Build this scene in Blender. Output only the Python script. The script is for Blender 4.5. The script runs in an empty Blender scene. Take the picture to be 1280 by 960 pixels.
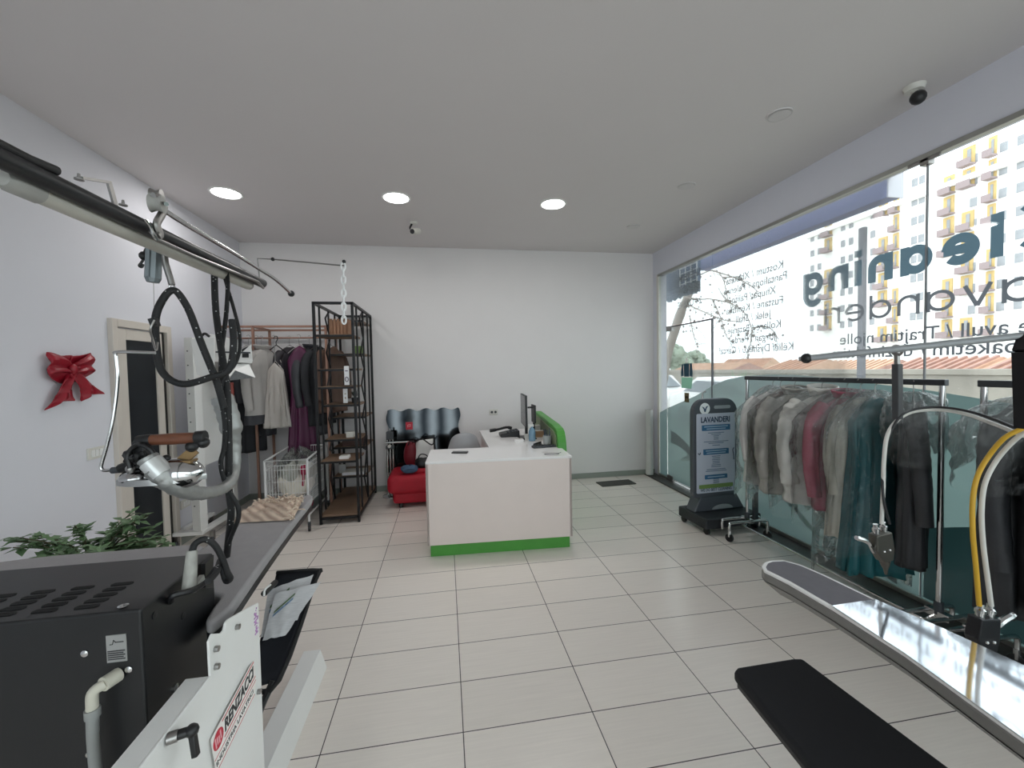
import bpy, math, random
from mathutils import Matrix, Vector
random.seed(7)
R = math.radians
C = bpy.context.scene.collection
sc = bpy.context.scene

# ------------------------------------------------------------------ camera
F = 514.502
CR = ((0.98709, -0.16013, 0.0), (0, 0, 0), (0, 0, 0))
def cam_axes(yaw, pitch, roll):
    f = Vector((math.sin(yaw)*math.cos(pitch), math.cos(yaw)*math.cos(pitch), math.sin(pitch)))
    r = Vector((math.cos(yaw), -math.sin(yaw), 0)); u = r.cross(f)
    return (math.cos(roll)*r+math.sin(roll)*u, -math.sin(roll)*r+math.cos(roll)*u, f)
AR, AU, AF = cam_axes(0.160819, -0.035606, -0.019120)
EYE = Vector((0, 0, 1.60707))
cd = bpy.data.cameras.new('camera'); cam = bpy.data.objects.new('camera', cd); C.objects.link(cam)
cd.lens = 36*F/1280; cd.sensor_width = 36; cd.clip_start = .03; cd.clip_end = 400
M3 = Matrix((AR, AU, -AF)).transposed()
cam.matrix_world = Matrix.Translation(EYE) @ M3.to_4x4()
sc.camera = cam
def ray(x, y): return AR*((x-640)/F) - AU*((y-480)/F) + AF
def at_z(x, y, z=0.): d = ray(x, y); return EYE + d*((z-EYE.z)/d.z)
def at_x(x, y, X): d = ray(x, y); return EYE + d*(X/d.x)
def at_y(x, y, Y): d = ray(x, y); return EYE + d*(Y/d.y)

# ------------------------------------------------------------------ materials
def lin(c):
    if isinstance(c, str):
        c = [int(c[i:i+2], 16)/255 for i in (0, 2, 4)]
    return tuple((v/12.92 if v <= .04045 else ((v+.055)/1.055)**2.4) for v in c) + (1.,)
MATS = {}
def mat(name, col, rough=.5, metal=0., var=.05, scale=6., bump=0., bscale=60., emit=0., spec=.5, stretch=None, coat=0., sub=None):
    if name in MATS: return MATS[name]
    m = bpy.data.materials.new(name); m.use_nodes = True
    nt = m.node_tree; N = nt.nodes; L = nt.links; p = N['Principled BSDF']
    c = lin(col)
    tc = N.new('ShaderNodeTexCoord'); mp = N.new('ShaderNodeMapping'); L.new(tc.outputs['Object'], mp.inputs[0])
    if stretch: mp.inputs['Scale'].default_value = stretch
    nz = N.new('ShaderNodeTexNoise'); nz.inputs['Scale'].default_value = scale; nz.inputs['Detail'].default_value = 4
    L.new(mp.outputs[0], nz.inputs['Vector'])
    mx = N.new('ShaderNodeMix'); mx.data_type = 'RGBA'
    mx.inputs[6].default_value = tuple(max(0, v*(1-var*2)) for v in c[:3])+(1,)
    mx.inputs[7].default_value = tuple(min(1, v*(1+var*2)) for v in c[:3])+(1,)
    L.new(nz.outputs['Fac'], mx.inputs[0]); L.new(mx.outputs[2], p.inputs['Base Color'])
    p.inputs['Roughness'].default_value = rough; p.inputs['Metallic'].default_value = metal
    p.inputs['Specular IOR Level'].default_value = spec; p.inputs['Coat Weight'].default_value = coat
    if emit:
        L.new(mx.outputs[2], p.inputs['Emission Color']); p.inputs['Emission Strength'].default_value = emit
    if bump:
        n2 = N.new('ShaderNodeTexNoise'); n2.inputs['Scale'].default_value = bscale; n2.inputs['Detail'].default_value = 3
        L.new(mp.outputs[0], n2.inputs['Vector'])
        b = N.new('ShaderNodeBump'); b.inputs['Strength'].default_value = bump; b.inputs['Distance'].default_value = .01
        L.new(n2.outputs['Fac'], b.inputs['Height']); L.new(b.outputs[0], p.inputs['Normal'])
    MATS[name] = m; return m

def clear_mat(name, tint, trans, rough=.05, gloss=.5, body=None, trl=.5, wrinkle=0., fres=True, bmix=.0, grad=0.):
    """see-through sheet: transparent + glossy sheen + optional milky body"""
    m = bpy.data.materials.new(name); m.use_nodes = True
    nt = m.node_tree; N = nt.nodes; L = nt.links; N.remove(N['Principled BSDF']); out = N['Material Output']
    t = N.new('ShaderNodeBsdfTransparent'); t.inputs[0].default_value = lin(tint)
    g = N.new('ShaderNodeBsdfGlossy'); g.inputs['Roughness'].default_value = rough
    last = t.outputs[0]
    if body:
        d = N.new('ShaderNodeBsdfDiffuse'); d.inputs[0].default_value = lin(body)
        tr = N.new('ShaderNodeBsdfTranslucent'); tr.inputs[0].default_value = lin(body)
        m1 = N.new('ShaderNodeMixShader'); m1.inputs[0].default_value = trl
        L.new(d.outputs[0], m1.inputs[1]); L.new(tr.outputs[0], m1.inputs[2])
        m2 = N.new('ShaderNodeMixShader'); m2.inputs[0].default_value = bmix
        if grad:
            # milky body increases towards the hanger, broken up by noise
            tg = N.new('ShaderNodeTexCoord'); sx = N.new('ShaderNodeSeparateXYZ'); L.new(tg.outputs['Object'], sx.inputs[0])
            mr = N.new('ShaderNodeMapRange'); mr.inputs[1].default_value = -.32; mr.inputs[2].default_value = .0; mr.inputs[3].default_value = bmix; mr.inputs[4].default_value = grad
            L.new(sx.outputs['Z'], mr.inputs[0])
            ng = N.new('ShaderNodeTexNoise'); ng.inputs['Scale'].default_value = 16; ng.inputs['Distortion'].default_value = 1.5; L.new(tg.outputs['Object'], ng.inputs['Vector'])
            mg = N.new('ShaderNodeMath'); mg.operation = 'MULTIPLY'; mq = N.new('ShaderNodeMapRange'); mq.inputs[1].default_value = .35; mq.inputs[2].default_value = .7; mq.inputs[3].default_value = .4; mq.inputs[4].default_value = 1.5
            L.new(ng.outputs['Fac'], mq.inputs[0]); L.new(mr.outputs[0], mg.inputs[0]); L.new(mq.outputs[0], mg.inputs[1]); L.new(mg.outputs[0], m2.inputs[0])
        L.new(last, m2.inputs[1]); L.new(m1.outputs[0], m2.inputs[2]); last = m2.outputs[0]
    fr = N.new('ShaderNodeFresnel'); fr.inputs[0].default_value = 1.5
    mul = N.new('ShaderNodeMath'); mul.operation = 'MULTIPLY'; mul.inputs[1].default_value = gloss
    L.new(fr.outputs[0], mul.inputs[0])
    ms = N.new('ShaderNodeMixShader'); L.new(mul.outputs[0], ms.inputs[0])
    L.new(last, ms.inputs[1]); L.new(g.outputs[0], ms.inputs[2]); L.new(ms.outputs[0], out.inputs[0])
    if wrinkle:
        tc = N.new('ShaderNodeTexCoord'); nz = N.new('ShaderNodeTexNoise'); nz.inputs['Scale'].default_value = 14; nz.inputs['Detail'].default_value = 3
        nz.inputs['Distortion'].default_value = 1.2
        L.new(tc.outputs['Object'], nz.inputs['Vector'])
        b = N.new('ShaderNodeBump'); b.inputs['Strength'].default_value = wrinkle; b.inputs['Distance'].default_value = .03
        L.new(nz.outputs['Fac'], b.inputs['Height']); L.new(b.outputs[0], g.inputs['Normal'])
    MATS[name] = m; return m

def vinyl(name, col, trl=.5):
    """thin coloured sticker film: lets some daylight through"""
    m = bpy.data.materials.new(name); m.use_nodes = True
    nt = m.node_tree; N = nt.nodes; L = nt.links; N.remove(N['Principled BSDF']); out = N['Material Output']
    tc = N.new('ShaderNodeTexCoord'); nz = N.new('ShaderNodeTexNoise'); nz.inputs['Scale'].default_value = 3; L.new(tc.outputs['Object'], nz.inputs['Vector'])
    c = lin(col); mx = N.new('ShaderNodeMix'); mx.data_type = 'RGBA'
    mx.inputs[6].default_value = tuple(v*.96 for v in c[:3])+(1,); mx.inputs[7].default_value = tuple(min(1, v*1.04) for v in c[:3])+(1,)
    L.new(nz.outputs['Fac'], mx.inputs[0])
    d = N.new('ShaderNodeBsdfDiffuse'); t = N.new('ShaderNodeBsdfTranslucent'); L.new(mx.outputs[2], d.inputs[0]); L.new(mx.outputs[2], t.inputs[0])
    ms = N.new('ShaderNodeMixShader'); ms.inputs[0].default_value = trl
    L.new(d.outputs[0], ms.inputs[1]); L.new(t.outputs[0], ms.inputs[2]); L.new(ms.outputs[0], out.inputs[0])
    MATS[name] = m; return m

def tile_mat():
    m = bpy.data.materials.new('floor_tiles'); m.use_nodes = True
    nt = m.node_tree; N = nt.nodes; L = nt.links; p = N['Principled BSDF']
    tc = N.new('ShaderNodeTexCoord'); mp = N.new('ShaderNodeMapping'); L.new(tc.outputs['Object'], mp.inputs[0])
    mp.inputs['Location'].default_value = (-0.041+6., -0.289+6., 0)
    br = N.new('ShaderNodeTexBrick'); br.offset = 0; br.squash = 1
    br.inputs['Scale'].default_value = 1; br.inputs['Brick Width'].default_value = .6; br.inputs['Row Height'].default_value = .3
    br.inputs['Mortar Size'].default_value = .0026; br.inputs['Mortar Smooth'].default_value = .2; br.inputs['Bias'].default_value = 0
    br.inputs['Color1'].default_value = lin('efe7df'); br.inputs['Color2'].default_value = lin('e9e1d9'); br.inputs['Mortar'].default_value = lin('575150')
    L.new(mp.outputs[0], br.inputs['Vector'])
    mp2 = N.new('ShaderNodeMapping'); mp2.inputs['Scale'].default_value = (4, 90, 1); L.new(tc.outputs['Object'], mp2.inputs[0])
    nz = N.new('ShaderNodeTexNoise'); nz.inputs['Scale'].default_value = 1; nz.inputs['Detail'].default_value = 5; L.new(mp2.outputs[0], nz.inputs['Vector'])
    mr = N.new('ShaderNodeMapRange'); mr.inputs[3].default_value = .92; mr.inputs[4].default_value = 1.08; L.new(nz.outputs['Fac'], mr.inputs[0])
    mx = N.new('ShaderNodeMix'); mx.data_type = 'RGBA'; mx.blend_type = 'MULTIPLY'; mx.inputs[0].default_value = 1
    L.new(br.outputs['Color'], mx.inputs[6]); L.new(mr.outputs[0], mx.inputs[7]); L.new(mx.outputs[2], p.inputs['Base Color'])
    p.inputs['Roughness'].default_value = .22; p.inputs['Specular IOR Level'].default_value = .45
    n3 = N.new('ShaderNodeTexNoise'); n3.inputs['Scale'].default_value = 14; n3.inputs['Detail'].default_value = 2
    L.new(tc.outputs['Object'], n3.inputs['Vector'])
    b = N.new('ShaderNodeBump'); b.inputs['Strength'].default_value = .06; b.inputs['Distance'].default_value = .01
    L.new(n3.outputs['Fac'], b.inputs['Height']); 
    b2 = N.new('ShaderNodeBump'); b2.inputs['Strength'].default_value = .3; b2.inputs['Distance'].default_value = .003; b2.invert = True
    L.new(br.outputs['Fac'], b2.inputs['Height']); L.new(b.outputs[0], b2.inputs['Normal']); L.new(b2.outputs[0], p.inputs['Normal'])
    return m

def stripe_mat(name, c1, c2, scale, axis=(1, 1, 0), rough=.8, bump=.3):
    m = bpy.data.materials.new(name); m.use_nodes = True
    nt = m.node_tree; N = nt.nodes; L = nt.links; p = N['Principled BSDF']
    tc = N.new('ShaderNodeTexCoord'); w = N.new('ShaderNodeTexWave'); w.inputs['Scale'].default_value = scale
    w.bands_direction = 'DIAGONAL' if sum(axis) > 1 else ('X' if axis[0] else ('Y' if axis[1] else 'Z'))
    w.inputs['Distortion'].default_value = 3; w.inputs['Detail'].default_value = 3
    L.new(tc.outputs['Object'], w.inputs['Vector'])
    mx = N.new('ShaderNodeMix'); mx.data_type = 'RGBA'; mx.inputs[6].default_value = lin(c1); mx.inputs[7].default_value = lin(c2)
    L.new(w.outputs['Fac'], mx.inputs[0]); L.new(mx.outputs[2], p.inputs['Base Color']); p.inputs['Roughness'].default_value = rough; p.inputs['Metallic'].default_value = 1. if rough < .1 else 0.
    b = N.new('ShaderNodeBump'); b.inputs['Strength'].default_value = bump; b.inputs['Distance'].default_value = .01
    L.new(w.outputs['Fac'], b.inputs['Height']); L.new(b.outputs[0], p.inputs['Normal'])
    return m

# ------------------------------------------------------------------ mesh builder
WM = {}
def basis(d):
    d = Vector(d).normalized(); a = Vector((0, 0, 1)) if abs(d.z) < .9 else Vector((1, 0, 0))
    u = d.cross(a).normalized(); return u, d.cross(u).normalized(), d
class MB:
    def __init__(s, M=None): s.v = []; s.f = []; s.M = M
    def add(s, vs, fs):
        o = len(s.v)
        for v in vs:
            v = Vector(v)
            s.v.append(s.M @ v if s.M else v)
        s.f += [tuple(i+o for i in f) for f in fs]
        return s
    def box(s, c, d, rz=0., M=None):
        x, y, z = (k/2 for k in d); T = M if M else Matrix.Rotation(rz, 3, 'Z')
        vs = [Vector(c)+T @ Vector((a*x, b*y, e*z)) for a in (-1, 1) for b in (-1, 1) for e in (-1, 1)]
        return s.add(vs, [(0, 1, 3, 2), (4, 6, 7, 5), (0, 4, 5, 1), (2, 3, 7, 6), (0, 2, 6, 4), (1, 5, 7, 3)])
    def bb(s, a, b): return s.box([(p+q)/2 for p, q in zip(a, b)], [abs(q-p) for p, q in zip(a, b)])
    def bar(s, a, b, w, h=None):
        a = Vector(a); b = Vector(b); u, n, d = basis(b-a); h = h or w
        vs = [p+u*(i*w/2)+n*(j*h/2) for p in (a, b) for i, j in ((-1, -1), (1, -1), (1, 1), (-1, 1))]
        return s.add(vs, [(3, 2, 1, 0), (4, 5, 6, 7), (0, 1, 5, 4), (1, 2, 6, 5), (2, 3, 7, 6), (3, 0, 4, 7)])
    def tube(s, pts, r, n=10, closed=False, flat=1.):
        pts = [Vector(p) for p in pts]; k = len(pts); rs = r if isinstance(r, (list, tuple)) else [r]*k
        vs = []; fs = []; u = None
        for i, p in enumerate(pts):
            a = pts[(i-1) % k] if (i or closed) else p; b = pts[(i+1) % k] if (i < k-1 or closed) else p
            t = (b-a); t = t.normalized() if t.length > 1e-9 else Vector((0, 0, 1))
            if u is None: u = basis(t)[0]
            u = u-t*u.dot(t); u = u.normalized() if u.length > 1e-6 else basis(t)[0]; w = t.cross(u)
            for j in range(n):
                A = 2*math.pi*j/n; vs.append(p+(u*math.cos(A)+w*math.sin(A)*flat)*rs[i])
        for i in range(k if closed else k-1):
            for j in range(n):
                a = i*n+j; b = i*n+(j+1) % n; c = ((i+1) % k)*n+(j+1) % n; d = ((i+1) % k)*n+j
                fs.append((a, b, c, d))
        if not closed: fs += [tuple(range(n))[::-1], tuple((k-1)*n+j for j in range(n))]
        return s.add(vs, fs)
    def cyl(s, a, b, r, n=16, r2=None): return s.tube([a, b], [r, r if r2 is None else r2], n)
    def lathe(s, prof, c=(0, 0, 0), axis=(0, 0, 1), n=24):
        u, w, d = basis(axis); c = Vector(c); vs = []; fs = []
        for rr, z in prof:
            for j in range(n):
                A = 2*math.pi*j/n; vs.append(c+d*z+(u*math.cos(A)+w*math.sin(A))*rr)
        k = len(prof)
        for i in range(k-1):
            for j in range(n): fs.append((i*n+j, i*n+(j+1) % n, (i+1)*n+(j+1) % n, (i+1)*n+j))
        fs += [tuple(range(n))[::-1], tuple((k-1)*n+j for j in range(n))]
        return s.add(vs, fs)
    def ball(s, c, r, n=14, sc_=(1, 1, 1)):
        c = Vector(c); m = n//2; vs = []; fs = []
        for i in range(1, m):
            B = math.pi*i/m
            for j in range(n):
                A = 2*math.pi*j/n
                vs.append(c+Vector((math.sin(B)*math.cos(A)*sc_[0], math.sin(B)*math.sin(A)*sc_[1], math.cos(B)*sc_[2]))*r)
        vs += [c+Vector((0, 0, r*sc_[2])), c-Vector((0, 0, r*sc_[2]))]; t = len(vs)-2
        for i in range(m-2):
            for j in range(n): fs.append((i*n+j, (i+1)*n+j, (i+1)*n+(j+1) % n, i*n+(j+1) % n))
        for j in range(n): fs += [(t, j, (j+1) % n), (t+1, (m-2)*n+(j+1) % n, (m-2)*n+j)]
        return s.add(vs, fs)
    def torus(s, c, Rr, r, axis=(0, 0, 1), n=20, k=8, sx=1., sy=1., rot=0.):
        u, w, d = basis(axis); c = Vector(c); ca, sa = math.cos(rot), math.sin(rot)
        u, w = u*ca+w*sa, w*ca-u*sa
        return s.tube([c+u*Rr*sx*math.cos(2*math.pi*i/n)+w*Rr*sy*math.sin(2*math.pi*i/n) for i in range(n)], r, k, closed=True)
    def prism(s, pts, off):
        """polygon of 3D points pushed along off"""
        pts = [Vector(p) for p in pts]; n = len(pts); off = Vector(off)
        vs = pts+[p+off for p in pts]
        return s.add(vs, [tuple(range(n))[::-1], tuple(range(n, 2*n))]+[(i, (i+1) % n, n+(i+1) % n, n+i) for i in range(n)])
    def sheet(s, fn, nu, nv, closed=False):
        vs = [fn(i/(nu if closed else nu-1), j/(nv-1)) for j in range(nv) for i in range(nu)]; fs = []
        for j in range(nv-1):
            for i in range(nu if closed else nu-1):
                fs.append((j*nu+i, j*nu+(i+1) % nu, (j+1)*nu+(i+1) % nu, (j+1)*nu+i))
        return s.add(vs, fs)
    def build(s, name, m, parent=None, smooth=False, bevel=0., local=False, thick=0., ang=.7, seg=2):
        W = WM.get(parent); inv = W.inverted() if (W is not None and not local) else None
        me = bpy.data.meshes.new(name)
        me.from_pydata([tuple(inv @ v if inv else v) for v in s.v], [], s.f); me.validate()
        import bmesh
        bm = bmesh.new(); bm.from_mesh(me); bmesh.ops.recalc_face_normals(bm, faces=bm.faces); bm.to_mesh(me); bm.free()
        if smooth:
            me.polygons.foreach_set('use_smooth', [True]*len(me.polygons)); me.set_sharp_from_angle(angle=ang)
        me.materials.append(m)
        o = bpy.data.objects.new(name, me); C.objects.link(o)
        if parent: o.parent = parent
        WM[o] = W if W is not None else Matrix.Identity(4)
        if thick:
            d = o.modifiers.new('thickness', 'SOLIDIFY'); d.thickness = thick; d.offset = 0
        if bevel:
            d = o.modifiers.new('soft_edges', 'BEVEL'); d.width = bevel; d.segments = seg; d.limit_method = 'ANGLE'; d.angle_limit = .6
        return o

def tag(o, label=None, cat=None, group=None, kind=None):
    for k, v in (('label', label), ('category', cat), ('group', group), ('kind', kind)):
        if v: o[k] = v
    return o
def thing(name, label, cat, loc=(0, 0, 0), rz=0., group=None):
    o = bpy.data.objects.new(name, None); C.objects.link(o)
    o.location = loc; o.rotation_euler = (0, 0, rz); o.empty_display_size = .05
    WM[o] = Matrix.Translation(Vector(loc)) @ Matrix.Rotation(rz, 4, 'Z')
    return tag(o, label, cat, group)
def struct(o): o['kind'] = 'structure'; return o
def dup(root, loc, rz, label=None, group=None):
    def cp(o, par):
        c = o.copy(); C.objects.link(c)
        if par: c.parent = par
        for ch in [x for x in C.objects if x.parent == o]: cp(ch, c)
        return c
    r = cp(root, None); r.location = loc; r.rotation_euler = (0, 0, rz)
    WM[r] = Matrix.Translation(Vector(loc)) @ Matrix.Rotation(rz, 4, 'Z')
    if label: r['label'] = label
    if group: r['group'] = group
    return r
def spline(pts, n=8):
    """Catmull-Rom through points"""
    P = [Vector(p) for p in pts]; P = [P[0]*2-P[1]]+P+[P[-1]*2-P[-2]]; out = []
    for i in range(1, len(P)-2):
        a, b, c, d = P[i-1:i+3]
        for k in range(n):
            t = k/n
            out.append(.5*((2*b)+(c-a)*t+(2*a-5*b+4*c-d)*t*t+(3*b-3*c+d-a)*t**3))
    out.append(P[-2]); return out
def text(s, m, parent, M, width=None, height=None, size=.1, name='lettering', align='LEFT', bold=0., shear=0., ext=.0006):
    """lettering as a mesh laid in the local xy plane of M"""
    cu = bpy.data.curves.new('t', 'FONT'); cu.body = s; cu.size = size; cu.offset = bold; cu.shear = shear; cu.extrude = ext; cu.resolution_u = 3
    cu.align_x = align
    to = bpy.data.objects.new('t', cu); C.objects.link(to); bpy.context.view_layer.update()
    me = bpy.data.meshes.new_from_object(to.evaluated_get(bpy.context.evaluated_depsgraph_get()))
    bpy.data.objects.remove(to); bpy.data.curves.remove(cu)
    xs = [v.co.x for v in me.vertices]; ys = [v.co.y for v in me.vertices]
    sx = width/(max(xs)-min(xs)) if width else 1.; sy = height/(max(ys)) if height else sx
    if width and not height: pass
    x0 = min(xs) if width else 0
    inv = WM[parent].inverted() if parent else Matrix.Identity(4)
    for v in me.vertices: v.co = inv @ (M @ Vector(((v.co.x-x0)*sx, v.co.y*sy, v.co.z)))
    me.name = name; me.materials.clear(); me.materials.append(m)
    o = bpy.data.objects.new(name, me); C.objects.link(o)
    if parent: o.parent = parent
    WM[o] = WM.get(parent, Matrix.Identity(4))
    return o
def strokes(s, m, parent, M, width, xh, w, name='lettering'):
    """geometric sans lettering drawn as flat strokes (x-height 1, ascender 1.30)"""
    glyphs = []; cur = []
    def rib(pts):
        cl = (Vector(pts[0])-Vector(pts[-1])).length < 1e-4
        if cl: pts = pts[:-1]
        n = len(pts); V = []; Fc = []
        for i, p in enumerate(pts):
            a = pts[(i-1) % n] if (i or cl) else p; b = pts[(i+1) % n] if (i < n-1 or cl) else p; t = Vector((b[0]-a[0], b[1]-a[1])); t.normalize()
            for z in (-.1, .1): V.append((p[0]-t.y*w/2, p[1]+t.x*w/2, z)); V.append((p[0]+t.y*w/2, p[1]-t.x*w/2, z))
        for i in range(n if cl else n-1):
            j = (i+1) % n
            for q in ((0, 1), (1, 3), (3, 2), (2, 0)): Fc.append((4*i+q[0], 4*i+q[1], 4*j+q[1], 4*j+q[0]))
        if not cl: Fc += [(0, 2, 3, 1), (4*n-4, 4*n-3, 4*n-1, 4*n-2)]
        cur.append((V, Fc))
    def arc(cx, cy, rx, ry, a0, a1, n=26): return [(cx+rx*math.cos(R(a0+(a1-a0)*i/n)), cy+ry*math.sin(R(a0+(a1-a0)*i/n))) for i in range(n+1)]
    x = 0; r = .5-w/2; h = w/2
    for c in s:
        adv = 1.
        if c in 'adg':
            rib(arc(x+.5, .5, r, r, 0, 360, 40))
            if c == 'a': rib([(x+1-h, 1), (x+1-h, 0)])
            if c == 'd': rib([(x+1-h, 1.30), (x+1-h, 0)])
            if c == 'g': rib([(x+1-h, 1), (x+1-h, 0)]+arc(x+.5, -.02, r, .36, 0, -150))
        elif c == 'e': rib(arc(x+.5, .5, r, r, 2, 318, 36)); rib([(x+.06, .5), (x+1-.06, .5)])
        elif c == 'n': rib([(x+h, 0), (x+h, 1)]); rib(arc(x+.45, 1-.45, .45-h, .45-h, 180, 0)+[(x+.9-h, 0)]); adv = .9
        elif c == 'i':
            rib([(x+h, 0), (x+h, 1)]); rib([(x+h, 1.12), (x+h, 1.12+w*.9)]); adv = w
        elif c == 'l': rib([(x+h, 0), (x+h, 1.30)]); adv = w
        elif c == 'r': rib([(x+h, 0), (x+h, 1)]); rib(arc(x+.42, .62, .42-h, .38-h, 180, 75)); adv = .5
        elif c == 'v': rib([(x+h*.9, 1), (x+.46, h*.6)]); rib([(x+.92-h*.9, 1), (x+.46, h*.6)]); adv = .92
        elif c == 'L': rib([(x+h, 0), (x+h, 1.30)]); rib([(x, h), (x+.8, h)]); adv = .8
        elif c == 'C': rib(arc(x+.71, .71, .71-h, .71-h, 45, 315, 40)); adv = 1.3
        x += adv+.24; glyphs.append(cur); cur = []
    tot = x-.24; kx = width/tot; ky = xh
    inv = WM[parent].inverted(); AV = []; AF = []
    import bmesh
    for gl in glyphs:
        obs = []
        for V, Fc in gl:
            me = bpy.data.meshes.new('g'); me.from_pydata(V, [], Fc)
            bm = bmesh.new(); bm.from_mesh(me); bmesh.ops.recalc_face_normals(bm, faces=bm.faces); bm.to_mesh(me); bm.free()
            o = bpy.data.objects.new('g', me); C.objects.link(o); obs.append(o)
        for o in obs[1:]:
            md = obs[0].modifiers.new('u', 'BOOLEAN'); md.operation = 'UNION'; md.object = o; md.solver = 'EXACT'
        bpy.context.view_layer.update()
        me = bpy.data.meshes.new_from_object(obs[0].evaluated_get(bpy.context.evaluated_depsgraph_get()))
        o0 = len(AV); AV += [tuple(inv @ (M @ Vector((v.co.x*kx, v.co.y*ky, 0)))) for v in me.vertices]
        AF += [tuple(o0+i for i in p.vertices) for p in me.polygons if p.normal.z < -.9]
        for o in obs: bpy.data.objects.remove(o)
    me = bpy.data.meshes.new(name); me.from_pydata(AV, [], AF); me.materials.append(m)
    bm = bmesh.new(); bm.from_mesh(me); bmesh.ops.delete(bm, geom=[v for v in bm.verts if not v.link_faces], context='VERTS'); bm.to_mesh(me); bm.free()
    o = bpy.data.objects.new(name, me); C.objects.link(o); o.parent = parent; WM[o] = WM[parent]; return o
def frame3(o, x, y):
    x = Vector(x).normalized(); y = Vector(y).normalized(); z = x.cross(y)
    m = Matrix((x, y, z)).transposed().to_4x4(); return Matrix.Translation(Vector(o)) @ m
def nz1(a, b=0., c=0.):
    from mathutils import noise
    return noise.noise(Vector((a, b, c)))
SKY = 3.4; EXPO = 0.0
XL, XG, YB, YF, ZC = -2.512, 3.07, 5.711, -3.2, 3.269
wallm = mat('wall_paint', 'dfdcdc', .75, var=.012, scale=3, bump=.02, bscale=160)
ceilm = mat('ceiling_paint', 'd6d1d1', .85, var=.01, scale=2)
white = mat('white_powder_coat', 'e6e6e4', .38, var=.02)
black = mat('black_plastic', '141416', .42, var=.05)
blackm = mat('black_metal', '17171a', .4, metal=.3, var=.05)
chrome = mat('chrome', 'c9c9c9', .16, metal=1., var=.02)
steel = mat('brushed_steel', '9a9896', .34, metal=1., var=.05)
greym = mat('grey_metal', '6a6b70', .42, metal=.6, var=.04)
dgrey = mat('dark_grey_plastic', '3c4045', .5, var=.04)
lpl = mat('pale_plastic', 'd5d3cc', .5, var=.03)
txt = vinyl('slate_vinyl', '5d7482')
txt2 = vinyl('grey_vinyl', '6a6d74')
dark = mat('dark_print', '26262a', .6, var=.02)

# ------------------------------------------------------------------ room shell
struct(MB().bb((XL-.15, YF-.15, -.1), (XG+.02, YB+.15, 0)).build('floor', tile_mat()))
struct(MB().bb((XL-.15, YF-.15, ZC), (XG+.12, YB+.15, ZC+.12)).build('ceiling', ceilm))
struct(MB().bb((XL-.15, YF-.15, 0), (XL, YB+.15, ZC)).build('wall_left', mat('wall_paint_cool', 'dbdbe2', .75, var=.012, scale=3, bump=.02, bscale=160)))
struct(MB().bb((XL, YB, 0), (XG+.12, YB+.15, ZC)).build('wall_back', wallm))
struct(MB().bb((XL, YF-.15, 0), (XG+.02, YF, .1)).bb((XL, YF-.15, 3.0), (XG+.02, YF, ZC)).bb((XL, YF-.15, .1), (-2.3, YF, 3.0)).bb((2.9, YF-.15, .1), (XG+.02, YF, 3.0)).build('wall_front', wallm))
struct(MB().bb((XG-.005, YF, 2.93), (XG+.12, YB, ZC)).bb((XG-.005, 5.56, 0), (XG+.12, YB, 2.93)).build('wall_right', mat('header_light_tint', 'd9d9e2', .8, var=.01)))  # bluish light on the header is put into its colour
bbm = mat('baseboard_tile', '8d938c', .4, var=.03)
struct(MB().bb((XL, YB-.012, 0), (XG, YB, .075)).build('baseboard_back', bbm, bevel=.002))
struct(MB().bb((XL, YF, 0), (XL+.012, 3.5, .075)).bb((XL, 4.3, 0), (XL+.012, YB, .075)).build('baseboard_left', bbm, bevel=.002))
sillm = mat('dark_threshold', '45423f', .45, var=.1)
struct(MB().bb((XG-.17, YF, 0), (XG+.1, YB-.012, .018)).build('trim_1', sillm, bevel=.003))
struct(MB().bb((XG-.018, YF, .018), (XG+.022, 4.36, .05)).bb((XG-.018, 5.34, .018), (XG+.022, 5.56, .05)).build('trim_2', mat('anodised_channel', 'a9a9a4', .35, metal=.8), bevel=.003))
struct(MB().bb((XG-.02, YF, 2.9), (XG+.03, 5.56, 2.932)).build('trim_3', mat('anodised_channel', 'a9a9a4'), bevel=.003))
struct(MB().bb((XG-.012, 5.55, 0), (XG+.03, 5.6, 2.93)).build('trim_4', lpl, bevel=.003))

# ------------------------------------------------------------------ shop glass
glass = clear_mat('shop_glass', 'f3f8f7', 1, .02, .55)
film = clear_mat('frosted_teal_film', 'a9c6c4', .5, .3, .35, body='768f90', trl=.5, bmix=.84)
film_d = clear_mat('frosted_teal_film_dark', '7fa3a3', .5, .3, .35, body='526b6f', trl=.5, bmix=.84)
film_l = clear_mat('frosted_teal_film_pale', 'cfe2df', .5, .3, .35, body='8fa9a8', trl=.5, bmix=.8)
def pane(name, y0, y1, z0, z1):
    return struct(MB().bb((XG, y0+.003, z0), (XG+.01, y1-.003, z1)).build(name, glass))
w1 = pane('window_1', 2.21, 4.355, .05, 2.905)
w2 = pane('window_2', YF+.01, 2.21, .05, 2.905)
w3 = pane('window_3', 4.355, 5.55, 2.165, 2.905)
w4 = pane('window_4', 5.345, 5.55, .05, 2.165)
w5 = struct(MB().bb((-2.3, YF-.08, .1), (2.9, YF-.07, 3.0)).build('window_5', glass))  # unseen front glazing, made wide to let in fill light
d1 = struct(MB().bb((XG, 4.36, .02), (XG+.01, 5.335, 2.15)).build('door_1', glass))
MB().bb((XG-.015, 5.2, 2.09), (XG+.025, 5.34, 2.16)).build('patch_fitting', steel, d1, bevel=.003)
MB().bb((XG-.015, 5.2, .02), (XG+.025, 5.335, .09)).build('patch_fitting', steel, d1, bevel=.003)
MB().bb((XG-.012, 4.37, 2.14), (XG+.02, 5.33, 2.155)).build('top_rail', greym, d1)
MB().bb((XG-.006, 4.352, .05), (XG+.014, 4.366, 2.155)).build('edge_strip', greym, d1)
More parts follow.
